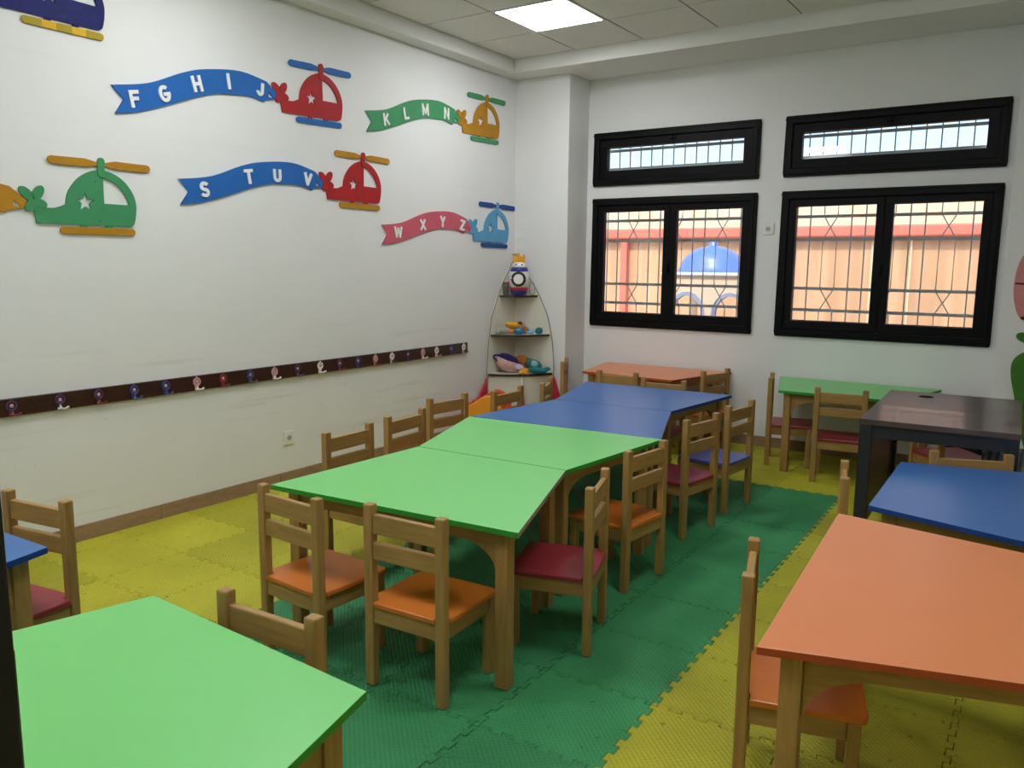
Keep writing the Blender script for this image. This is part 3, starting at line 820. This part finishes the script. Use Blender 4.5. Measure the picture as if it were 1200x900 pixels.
# black bag on the floor by the pier
bg = thing('school_bag', 'black school bag standing on the floor behind the dark desk', 'bag', (3.70, 6.42, 0))
MB().ball((0, 0, .235), (.115, .085, .235), 20, 14, lambda d: 1 / max(abs(d.x), abs(d.y), abs(d.z), .62) ** .75).build('bag_body', 'bag_black', bg, smooth=True)
MB().ball((0, -.085, .14), (.085, .035, .11), 16, 10, lambda d: 1 / max(abs(d.x), abs(d.z), .7) ** .7).build('front_pocket', 'bag_black', bg, smooth=True)
MB().tube([(-.04, 0, .47), (-.035, 0, .52), (.035, 0, .52), (.04, 0, .47)], .008, 8).build('bag_handle', 'bag_black', bg, smooth=True)

# ================================================================== LEFT WALL: coat rail, sockets
cr = thing('coat_rail', 'long dark brown coat rail with coloured hooks on the wall', 'coat rail', (0, 3.4, 0.756))
MB().box(0, .020, -2.6, 2.114, -.044, .044).build('rail_board', 'rail_wood', cr, bevel=0.004)
HK = [(1.86, 'purple', 'red'), (2.09, 'purple', 'white'), (2.29, 'purple', 'red'), (2.49, 'blue', 'blue'), (2.68, 'blue', 'blue'), (2.88, 'pink', 'white'), (3.06, 'red', 'red'),
      (3.26, 'blue', 'green'), (3.45, 'pink', 'white'), (3.64, 'purple', 'purple'), (3.84, 'white', 'white'), (4.02, 'purple', 'red'), (4.20, 'blue', 'purple'), (4.38, 'pink', 'red'),
      (4.56, 'white', 'green'), (4.74, 'purple', 'purple'), (4.92, 'pink', 'white'), (5.09, 'white', 'pink'), (5.28, 'blue', 'purple'), (5.45, 'white', 'green')]
ring_me = {}; prong_me = {}; knob_me = {}
for y, ca, cb in HK + [(1.66, 'pink', 'white'), (1.46, 'blue', 'blue')]:
    if ca not in ring_me:
        q = MB()
        pts = [(.026, .018 * math.cos(a), .008 + .018 * math.sin(a)) for a in [2 * PI * k / 16 for k in range(17)]]
        q.tube(pts, .0042, 6, caps=False)
        q.ball((.026, 0, .031), .005, 8, 6)
        q.prism([(-.010, -.036), (.010, -.036), (.012, .020), (-.012, .020)], .020, .024, lambda u, v, w_: (w_, u, v))
        ring_me[ca] = q.mesh('hook'); ring_me[ca].materials.append(MAT['hook_' + ca])
    h = link('hook', ring_me[ca], None, cr, loc=(0, y - 3.4, 0)); h.scale = (1, 1.2, 1.2)
    if cb not in prong_me:
        q = MB().tube([(.022, 0, -.012), (.030, 0, -.024), (.034, .004, -.030), (.040, .014, -.031), (.046, .022, -.026)], [.004, .004, .004, .004, .0045], 7)
        q.tube([(.030, 0, -.024), (.034, -.006, -.030), (.040, -.012, -.028)], .0038, 7).ball((.047, .023, -.025), .006, 8, 6).ball((.041, -.013, -.027), .0055, 8, 6)
        prong_me[cb] = q.mesh('prong', True); prong_me[cb].materials.append(MAT['hook_' + cb])
    link('prong', prong_me[cb], None, h)
    if 'knob' not in knob_me:
        knob_me['knob'] = MB().ball((.027, 0, .008), (.004, .008, .008), 10, 6).mesh('knob', True); knob_me['knob'].materials.append(MAT['hook_pink'])
    link('knob', knob_me['knob'], None, h)

def socket(label, loc, rot):
    t = thing('wall_socket', label, 'socket', loc, rot=rot, group='white wall sockets')
    MB().box(-.045, .045, -.045, .045, 0, .009).build('plate', 'plastic_white', t, bevel=0.003)
    MB().lathe([(.026, .009), (.026, .0115), (.021, .0115), (.019, .0092)], 20).build('socket_ring', 'plastic_white', t)
    MB().lathe([(.018, .0092), (.018, .0098)], 18).build('socket_well', 'socket_grey', t)
    for s in (-1, 1): MB().lathe([(.003, .0098), (.003, .0102)], 8, (s * .0095, 0, 0)).build('pin_hole', 'dark_hole', t)
socket('white wall socket low on the wall under the coat rail', (0, 3.567, .308), (PI / 2, 0, PI / 2))
socket('white wall socket between the two large windows', (2.196, YB, 1.757), (PI / 2, 0, 0))

# ================================================================== HELICOPTER BANNERS
def hshape(): pass
BODY = [(-.010, .066), (0, 0), (.479, 0)] + catmull([(.479, 0), (.507, .018), (.522, .11), (.500, .185), (.446, .246), (.372, .279), (.300, .277), (.222, .236), (.164, .165), (.146, .098)], 5, False)[1:] + catmull([(.146, .098), (.090, .078), (.033, .078)], 5, False)[1:]
WINDOW = catmull([(.347, .246), (.412, .220), (.462, .168), (.486, .112)], 5, False) + [(.345, .113)]
STAR = [(.247 + (.050 if k % 2 == 0 else .021) * math.sin(k * PI / 5 + .02), .114 + (.050 if k % 2 == 0 else .021) * math.cos(k * PI / 5)) for k in range(10)]
def petal(cx, cy, ang, L, w_):
    return [(cx + (L / 2 + L / 2 * math.cos(a)) * math.cos(ang) - w_ * math.sin(a) * math.sin(ang), cy + (L / 2 + L / 2 * math.cos(a)) * math.sin(ang) + w_ * math.sin(a) * math.cos(ang)) for a in [2 * PI * k / 18 for k in range(18)]]
def capsule(x0, y0, x1, y1, r0, r1):
    a = math.atan2(y1 - y0, x1 - x0)
    return [(x0 + r0 * math.cos(a + PI / 2 + PI * k / 8), y0 + r0 * math.sin(a + PI / 2 + PI * k / 8)) for k in range(9)] + [(x1 + r1 * math.cos(a - PI / 2 + PI * k / 8), y1 + r1 * math.sin(a - PI / 2 + PI * k / 8)) for k in range(9)]
D = 0.010
body_me = curve_mesh([BODY, WINDOW, STAR], D, 'helicopter_body')
tail_b = MB()
for a, L, w_ in ((2.35, .085, .023), (.98, .085, .024), (-.35, .068, .020), (-2.15, .062, .021)): 
    tail_b.prism(petal(-.010, .108, a, L, w_), .002 + .0004 * L, D + .002 + .002 * L)
tail_b.prism([(-.03, .06), (.03, .06), (.022, .12), (-.03, .12)], .001, D + .0005)
tail_me = tail_b.mesh('tail_rotor')
mast_me = MB().prism(capsule(.337, .262, .341, .326, .018, .019), D * .5, D * 1.5).mesh('mast')
bladeL_me = MB().prism([(.332, .305), (.332, .318), (.26, .333), (.09, .331), (.075, .323), (.071, .309), (.078, .296), (.092, .291), (.26, .291)], .001, D).mesh('rotor_blade')
bladeR_me = MB().prism([(.350, .305), (.350, .318), (.42, .333), (.60, .331), (.613, .323), (.617, .309), (.611, .296), (.597, .291), (.42, .291)], .001, D).mesh('rotor_blade')
skid_me = MB().prism(capsule(.128, -.030, .492, -.030, .018, .018), .001, D).mesh('skid')
strut_me = MB().box(-.016, .016, -.022, .01, .001, D * .8).mesh('skid_strut')
screw_me = MB().lathe([(.0035, D), (.0035, D + .001)], 8).mesh('screw')
BANF = [(2.474, 2.364), (2.538, 2.301), (2.487, 2.224), (2.611, 2.249), (2.782, 2.308), (2.963, 2.38), (3.097, 2.423), (3.179, 2.436), (3.344, 2.451), (3.453, 2.435), (3.461, 2.448), (3.536, 2.464), (3.552, 2.502), (3.476, 2.560), (3.282, 2.584), (3.046, 2.550), (2.896, 2.503), (2.687, 2.411)]
_ra = math.radians(-1.9)
BAN = [((y - 3.595) * math.cos(_ra) - (z - 2.397) * math.sin(_ra), (y - 3.595) * math.sin(_ra) + (z - 2.397) * math.cos(_ra)) for y, z in BANF]
TRI = [(-.105, .075), (-.068, .075), (-.100, .108)]
lower = catmull(BAN[2:10], 5, False); upper = catmull(BAN[13:18] + [BAN[0]], 5, False)
ban_me = curve_mesh([lower + BAN[10:13] + upper + [BAN[1]], TRI], D, 'banner')
def put(me, m, parent, name, loc=None, rot=None):
    me2 = me.copy(); me2.materials.clear(); me2.materials.append(MAT[m])
    return link(name, me2, None, parent, loc=loc, rot=rot, bevel=0.0015 if name in ('mast', 'rotor_blade', 'skid') else 0)
def heli(label, oy, oz, deg, cbody, crot, cban=None, letters=(), multi=False, bdeg=None):
    a = math.radians(deg)
    t = thing('helicopter_cutout', label, 'wall decoration', (0.001, oy, oz), group='painted helicopter cutouts on the wall')
    t.rotation_euler = (Matrix(((0, 0, 1), (1, 0, 0), (0, 1, 0))) @ Matrix.Rotation(a, 3, 'Z')).to_euler()
    bo = put(body_me, cbody, t, 'helicopter_body')
    put(tail_me, cbody, t, 'tail_rotor', loc=(0, 0, .001)); put(mast_me, cbody, t, 'mast')
    put(bladeL_me, crot, t, 'rotor_blade'); put(bladeR_me, crot, t, 'rotor_blade')
    sk = None
    if not multi: sk = put(skid_me, crot, t, 'skid')
    else:
        for k in range(5):
            x0, x1 = .128 + k * .0728, .128 + (k + 1) * .0728
            P = [(x0, -.048), (x1, -.048), (x1, -.012), (x0, -.012)]
            if k == 0: P = capsule(x0, -.03, x1 - .018, -.03, .018, .018)[:9] + [(x1, -.048), (x1, -.012)]
            if k == 4: P = [(x0, -.012), (x0, -.048)] + capsule(x0 + .018, -.03, x1, -.03, .018, .018)[9:]
            put(MB().prism(P, .001, D).mesh('skid'), ('cut_olive', 'cut_yellow')[k % 2], t, 'skid')
    for x in (.232, .368): put(strut_me, cbody, t, 'skid_strut', loc=(x, 0, 0))
    for x, y in ((.305, .222), (.312, .024)): put(screw_me, 'screw', bo, 'screw', loc=(x, y, 0))
    if cban:
        bn = put(ban_me, cban, t, 'banner')
        ba = math.radians(deg if bdeg is None else bdeg); bn.rotation_euler = (0, 0, ba - a)
        Ri = Matrix.Rotation(-ba, 2)
        for ch, y, z, tilt in letters:
            q = Ri @ Vector((y - oy, z - oz))
            me = text_mesh(ch, 0.088, 0.008)
            me.materials.append(MAT['letter_white'])
            link('letter', me, None, bn, loc=(q.x, q.y, D), rot=(0, 0, math.radians(tilt)))
    return t
heli('green helicopter cutout with gold rotor blades, towing a gold banner', 2.051, 1.642, 0.2, 'cut_green', 'cut_gold', 'cut_gold')
heli('red helicopter cutout with blue rotor towing the blue banner lettered f g h i j', 3.595, 2.397, 1.9, 'cut_red', 'cut_blue', 'cut_blue',
     [('F', 2.596, 2.313, 9), ('G', 2.773, 2.369, 13), ('H', 2.980, 2.458, 13), ('I', 3.194, 2.510, 5), ('J', 3.422, 2.509, -8)])
heli('red helicopter cutout with gold rotor towing the blue banner lettered s t u v', 3.96, 1.888, -0.3, 'cut_red', 'cut_gold', 'cut_blue',
     [('S', 2.999, 1.876, 7), ('T', 3.315, 1.976, 11), ('U', 3.532, 2.006, 3), ('V', 3.784, 2.002, -5)], bdeg=-1.5)
heli('gold helicopter cutout with green rotor towing the green banner lettered k l m n', 5.459, 2.519, 1.3, 'cut_gold', 'cut_green', 'cut_green',
     [('K', 4.543, 2.490, 10), ('L', 4.757, 2.564, 13), ('M', 4.978, 2.626, 6), ('N', 5.238, 2.636, 0)], bdeg=0.1)
heli('light blue helicopter cutout towing the pink banner lettered w x y z', 5.608, 1.657, -1.2, 'cut_sky', 'cut_deepblue', 'cut_pink',
     [('W', 4.657, 1.692, 5), ('X', 4.943, 1.758, 9), ('Y', 5.185, 1.795, 2), ('Z', 5.448, 1.776, -6)], bdeg=-4.0)
heli('navy helicopter cutout with yellow checked skid, highest on the wall', 1.939, 2.619, 0.0, 'cut_navy', 'cut_yellow', multi=True)

# ================================================================== ROCKET CORNER SHELF
SP = [(1.555, .0), (1.49, .06), (1.41, .126), (1.335, .19), (1.23, .265), (1.12, .325), (1.02, .376), (.933, .402), (.775, .435), (.633, .448), (.50, .455), (.30, .445), (.0, .40)]
def s_at(z):
    for (z1, s1), (z0, s0) in zip(SP, SP[1:]):
        if z0 <= z <= z1: return s0 + (s1 - s0) * (z - z0) / (z1 - z0)
    return 0
rk = thing('corner_shelf', 'cream rocket-shaped corner shelf with red fins in the far corner', 'shelf', (0.0, PY, 0))
PT = .018
curve = catmull([(s, z) for z, s in SP], 4, False)
poly = [(0, 0)] + [(s, z) for s, z in curve]
poly = [(max(0.0, s), z) for s, z in poly]
MB().prism(poly, .014, .014 + PT, lambda u, v, w_: (w_, -u - .0, v)).build('side_panel', 'cream_board', rk)
MB().prism([(max(u, .014 + PT), v) for u, v in poly], .014, .014 + PT, lambda u, v, w_: (u, -w_, v)).build('side_panel', 'cream_board', rk)
def band(inv):
    q = MB()
    for (s0, z0), (s1, z1) in zip(curve, curve[1:]):
        dx, dz = s1 - s0, z1 - z0; l = math.hypot(dx, dz); nx, nz = -dz / l, dx / l
        P = [(s0, z0), (s1, z1), (s1 + nx * .003, z1 + nz * .003), (s0 + nx * .003, z0 + nz * .003)]
        q.prism(P, .0135 + PT - .007, .0150 + PT, (lambda u, v, w_: (w_, -u, v)) if inv else (lambda u, v, w_: (u, -w_, v)))
    return q
band(True).build('edge_band', 'grey_edge', rk); band(False).build('edge_band', 'grey_edge', rk)
def shelf_poly(s, inset=0.0):
    c0 = .014 + PT
    out = [(c0, c0), (s, c0)]
    for k in range(1, 12):
        t_ = k / 12; x = s + (c0 - s) * t_; y = c0 + (s - c0) * t_; bl = .16 * s * math.sin(PI * t_)
        out.append((x + bl * .707, y + bl * .707))
    return out + [(c0, s)]
def shelf_edge(s, z):
    P = shelf_poly(s)[1:]; q = MB()
    for a, b_ in zip(P, P[1:]):
        d = (Vector(b_) - Vector(a)).normalized(); n = Vector((d.y, -d.x)) * .003
        q.prism([a, b_, tuple(Vector(b_) + n), tuple(Vector(a) + n)], z - .019, z + .001, lambda u, v, w_: (u, -v, w_))
    return q
for z in (1.187, .845, .500):
    s = s_at(z) - .012
    so = MB().prism(shelf_poly(s), z - .018, z, lambda u, v, w_: (u, -v, w_)).build('shelf', 'cream_board', rk)
    shelf_edge(s, z).build('shelf_edge', 'dark_edge', so)
# cabinet doors under the lowest shelf
P = shelf_poly(s_at(.5) - .03)
for k, (a, e) in enumerate(((1, 7), (7, 13))):
    q = MB()
    pts = P[a:e + 1]
    for i in range(len(pts) - 1):
        p0, p1 = Vector(pts[i]), Vector(pts[i + 1])
        if i == 0 and k == 1: p0 = p0 + (p1 - p0) * .06
        if i == len(pts) - 2 and k == 0: p1 = p1 + (p0 - p1) * .06
        d = (p1 - p0).normalized(); n = Vector((-d.y, d.x)) * .016
        q.prism([tuple(p0), tuple(p1), tuple(p1 + n), tuple(p0 + n)], .02, .478, lambda u, v, w_: (u, -v, w_))
    do = q.build('cabinet_door', 'cream_board', rk)
# fins
MB().prism([(.452, .47), (.47, .43), (.60, .28), (.68, .02), (.45, .02)], .014, .034, lambda u, v, w_: (w_, -u, v)).build('fin', 'fin_red', rk)
MB().prism([(.455, .47), (.475, .43), (.525, .28), (.545, .02), (.45, .02)], .014, .034, lambda u, v, w_: (u, -w_, v)).build('fin', 'fin_red', rk)
mid = Vector(P[7]); dn = Vector((1, 1)).normalized(); sd = Vector((1, -1)).normalized()
q = MB()
def finp(u, v, w_):
    b_ = mid + dn * (u + .004) + sd * w_
    return (b_.x, -b_.y, v)
MB().prism([(0, .44), (.018, .40), (.10, .24), (.16, .02), (0, .02)], -.010, .010, finp).build('fin', 'fin_red', rk)
MB().prism([(0, .475), (.008, .475), (.018, .405), (0, .44)], -.010, .010, finp).build('fin_tip', 'plastic_white', rk)

# things on the rocket shelf
bx, by, bz = .165, PY - .165, 1.187
rb = thing('toy_rocket', 'white toy rocket with black ring dial and golden flames on the top shelf', 'toy', (bx, by, bz), math.radians(30))
MB().lathe([(.045, 0), (.060, .006), (.072, .035), (.074, .045)], 24).build('base', 'toy_blue', rb, smooth=True)
MB().lathe([(.074, .045), (.078, .050), (.080, .068), (.078, .072)], 24).build('base_ring', 'toy_red', rb, smooth=True)
MB().lathe([(.078, .072), (.086, .11), (.088, .16), (.084, .20), (.080, .212)], 24).build('body', 'toy_white', rb, smooth=True)
MB().lathe([(.081, .210), (.079, .218), (.074, .238), (.070, .246)], 24).build('band', 'toy_blue', rb, smooth=True)
MB().lathe([(.070, .246), (.062, .265), (.048, .282), (.030, .292)], 24).build('nose', 'toy_white', rb, smooth=True)
for s in (-1, 1): MB().ball((s * .026, -.050, .270), .008, 10, 8).build('eye', 'toy_black', rb, smooth=True)
ring = MB()
ring.tube([(.053 * math.cos(a), -.083, .145 + .053 * math.sin(a)) for a in [2 * PI * k / 24 for k in range(25)]], .013, 8, caps=False)
ring.build('dial_ring', 'toy_black', rb, smooth=True)
MB().prism([(.044 * math.cos(a), .145 + .044 * math.sin(a)) for a in [2 * PI * k / 24 for k in range(24)]], -.094, -.078, lambda u, v, w_: (u, w_, v)).build('dial', 'toy_white', rb)
fl = [(-.050, .282), (-.056, .315), (-.046, .352), (-.038, .375), (-.030, .345), (-.016, .362), (-.004, .378), (.006, .350), (.020, .345), (.030, .340), (.042, .365), (.050, .335), (.050, .290), (.030, .278), (-.030, .278)]
MB().prism(catmull(fl, 3), -.014, .014, lambda u, v, w_: (u, w_, v)).build('flame', 'toy_gold', rb, bevel=0.004)
mc = thing('mesh_cup', 'small grey mesh cup with red rim beside the toy rocket', 'cup', (.068, PY - .225, bz))
MB().lathe([(.022, 0), (.027, .09), (.0265, .105), (.025, .105), (.021, .004)], 18).build('cup_body', 'mesh_grey', mc, smooth=True)
MB().lathe([(.0265, .105), (.030, .106), (.030, .116), (.0265, .117)], 18).build('cup_rim', 'toy_red', mc)
tag(MB().tube([(.245 + .052 * math.cos(a) * .8, PY - .075 - .03 * math.cos(a) * .6, bz + .058 + .056 * math.sin(a)) for a in [2 * PI * k / 24 for k in range(25)]], .0035, 6, caps=False).build('cable_loop', 'cable_grey', smooth=True), 'thin grey cable loop standing on the top shelf beside the toy rocket', 'cable')

def lump(seed, amp=.12):
    rnd = random.Random(seed); ks = [(Vector((rnd.uniform(-1, 1), rnd.uniform(-1, 1), rnd.uniform(-1, 1))) * 3, rnd.uniform(0, 6)) for _ in range(4)]
    return lambda d: 1 + amp * sum(math.sin(k.dot(d) + ph) for k, ph in ks) / 2
def soft(name, label, cat, loc, r, m, seed, rot=(0, 0, 0), group=None, extra=None, amp=.12):
    t = thing(name, label, cat, loc, rot=rot, group=group)
    MB().ball((0, 0, 0), r, 20, 14, lump(seed, amp)).build('soft_body', m, t, smooth=True)
    for nm, c, rr, mm in (extra or []): MB().ball(c, rr, 12, 8, lump(seed + 5, .08)).build(nm, mm, t, smooth=True)
    return t
Z2, Z3 = .845, .500
soft('soft_toy', 'yellow soft toy on top of the pile on the middle shelf', 'toy', (.145, PY - .22, Z2 + .080), (.085, .05, .036), 'plush_yellow', 1, (0, .12, .5), 'soft toys on the middle shelf',
     [('head', (.085, 0, .012), (.026, .026, .024), 'plush_pink'), ('eye_patch', (.060, -.03, .03), (.02, .02, .012), 'plush_dark')])
soft('soft_toy', 'grey soft toy at the wall end of the middle shelf', 'toy', (.090, PY - .300, Z2 + .026), (.060, .04, .026), 'plush_grey', 2, (0, 0, .6), 'soft toys on the middle shelf', [('paw', (-.045, -.02, -.008), (.02, .018, .014), 'plush_grey')])
soft('soft_toy', 'orange soft toy under the yellow one on the middle shelf', 'toy', (.145, PY - .245, Z2 + .024), (.05, .035, .024), 'plush_orange', 3, (0, 0, .5), 'soft toys on the middle shelf', [('ear', (.03, -.02, .012), (.015, .012, .012), 'plush_yellow')])
soft('soft_toy', 'bright blue soft ball at the front of the middle shelf', 'toy', (.215, PY - .235, Z2 + .028), (.045, .035, .028), 'plush_blue', 4, (0, 0, .5), 'soft toys on the middle shelf', [('tuft', (0, -.028, .014), (.014, .012, .012), 'plush_skyblue')])
soft('soft_toy', 'small orange and grey soft toy behind the blue ball', 'toy', (.235, PY - .165, Z2 + .036), (.04, .03, .036), 'plush_orange', 6, (0, 0, .5), 'soft toys on the middle shelf', [('snout', (.0, -.026, .03), (.016, .016, .014), 'plush_grey')])
soft('soft_toy', 'pale blue soft toy at the pier end of the middle shelf', 'toy', (.285, PY - .155, Z2 + .024), (.04, .032, .024), 'plush_skyblue', 7, (0, 0, .5), 'soft toys on the middle shelf', [('ear', (-.02, -.02, .014), (.012, .012, .012), 'plush_blue')])
soft('soft_toy', 'teal soft toy beside the pale blue one on the middle shelf', 'toy', (.338, PY - .095, Z2 + .03), (.036, .034, .03), 'plush_teal', 8, (0, 0, .5), 'soft toys on the middle shelf', [('tuft', (0, -.02, .022), (.014, .012, .012), 'plush_green')])
# lowest shelf
cu = thing('fabric_pouch', 'pink and navy fabric pouch with purple piping on the lowest open shelf', 'pouch', (.135, PY - .285, Z3 + .075), rot=(.35, .38, .55))
MB().ball((0, 0, 0), (.145, .06, .065), 24, 14, lambda d: 1 - .25 * abs(d.x) ** 3).build('pouch_body', 'plush_pink', cu, smooth=True)
MB().ball((-.02, .012, .045), (.10, .045, .040), 20, 12, lump(3, .1)).build('pouch_lining', 'plush_navy', cu, smooth=True)
MB().tube([(.146 * math.cos(a), -.012 + .064 * math.sin(a) * .3, .030 + .030 * math.sin(a)) for a in [2 * PI * k / 28 for k in range(29)]], .007, 6, caps=False).build('piping', 'plush_navy', cu, smooth=True)
MB().ball((.10, -.01, .03), (.05, .045, .022), 16, 10, lump(9, .1)).build('pouch_flap', 'plush_lilac', cu, smooth=True)
soft('soft_toy', 'orange-brown soft toy leaning at the back of the lowest open shelf', 'toy', (.185, PY - .105, Z3 + .095), (.075, .04, .045), 'plush_orange', 11, (0, .45, .3), 'soft toys on the lowest open shelf', [('paw', (.06, -.01, -.02), (.025, .02, .02), 'plush_orange')])
soft('soft_toy', 'dark green soft toy behind the teal one on the lowest open shelf', 'toy', (.300, PY - .115, Z3 + .070), (.072, .035, .05), 'plush_green', 12, (0, .5, .5), 'soft toys on the lowest open shelf', [('patch', (.0, -.03, .01), (.035, .012, .03), 'plush_skyblue')])
soft('soft_toy', 'flat teal soft fish at the pier end of the lowest open shelf', 'toy', (.375, PY - .168, Z3 + .032), (.085, .045, .030), 'plush_teal', 13, (0, 0, .5), 'soft toys on the lowest open shelf', [('tail', (.085, 0, .012), (.03, .02, .016), 'plush_teal')])
st5 = thing('soft_star', 'yellow soft star lying at the front of the lowest open shelf', 'toy', (.275, PY - .245, Z3 + .026), rot=(.5, 0, .6))
MB().prism(catmull([((.065 if k % 2 == 0 else .034) * math.sin(k * PI / 5), (.065 if k % 2 == 0 else .034) * math.cos(k * PI / 5)) for k in range(10)], 3), -.012, .012).build('star_body', 'plush_yellow', st5, bevel=0.006)
MB().ball((0, 0, .010), (.028, .028, .012), 12, 8).build('star_middle', 'plush_yellow', st5, smooth=True)

# orange plastic toy seat by the shelf
oz_ = thing('toddler_chair', 'orange plastic toddler chair with rounded sides beside the rocket shelf', 'chair', (0.33, 5.36, 0), math.radians(22))
side = [(-.16, 0), (.15, 0), (.18, .12), (.18, .27), (.13, .385), (.04, .42), (-.06, .36), (-.14, .30), (-.18, .14)]
sp_ = catmull(side, 4)
for s, m_ in ((-1, 'plastic_orange'), (1, 'plastic_redorange')):
    MB().prism(sp_, s * .17 - .016, s * .17 + .016, lambda u, v, w_: (u, w_, max(0, v))).build('side_panel', m_, oz_, bevel=0.01)
MB().box(-.13, .15, -.154, .154, .15, .18).build('seat', 'plastic_redorange', oz_, bevel=0.008)
MB().box(-.16, -.13, -.154, .154, .12, .33).build('backrest', 'plastic_redorange', oz_, bevel=0.008)

# flower cutout on the pier behind the desk
fw = thing('flower_cutout', 'pink flower cutout with green leaves on the pier behind the desk', 'wall decoration', (4.20, PY, 0), rot=(PI / 2, 0, 0))
def off(P, dx, dy): return [(x + dx, y + dy) for x, y in P]
pet = catmull([(-.285, 1.38), (-.262, 1.52), (-.20, 1.60), (-.10, 1.56), (-.05, 1.42), (-.09, 1.26), (-.17, 1.165), (-.235, 1.15), (-.275, 1.25)], 5)
MB().prism(pet, .002, .022).build('petal', 'petal_pink', fw, bevel=0.004)
MB().prism([(-x, y) for x, y in pet], .002, .022).build('petal', 'petal_pink', fw, bevel=0.004)
MB().prism(catmull([(-.08, 1.30), (-.09, 1.50), (0, 1.72), (.09, 1.50), (.08, 1.30), (0, 1.16)], 5), .010, .030).build('petal', 'petal_pink', fw, bevel=0.004)
MB().prism([(-.28, 1.365), (-.10, 1.355), (-.10, 1.367), (-.28, 1.377)], .022, .026).build('petal_line', 'petal_dark', fw)
MB().prism(catmull([(-.235, 1.150), (-.20, 1.165), (-.15, 1.175), (-.16, 1.155), (-.21, 1.135)], 4), .003, .024).build('petal_tip', 'petal_dark', fw)
MB().box(-.02, .02, .05, 1.2, .002, .016).build('stem', 'leaf_green', fw)
lf = catmull([(-.02, .95), (-.10, 1.02), (-.20, 1.055), (-.245, 1.04), (-.22, 1.00), (-.10, .97)], 4)
MB().prism(lf, .004, .020).build('leaf', 'leaf_green', fw)
MB().prism([(-x, y) for x, y in lf], .004, .020).build('leaf', 'leaf_green', fw)
bl = catmull([(-.02, .14), (-.10, .20), (-.17, .40), (-.22, .62), (-.255, .78), (-.245, .88), (-.17, .935), (-.08, .90), (-.02, .80)], 5)
MB().prism(bl, .006, .022).build('leaf', 'leaf_green', fw)
MB().prism([(-x, y) for x, y in bl], .006, .022).build('leaf', 'leaf_green', fw)
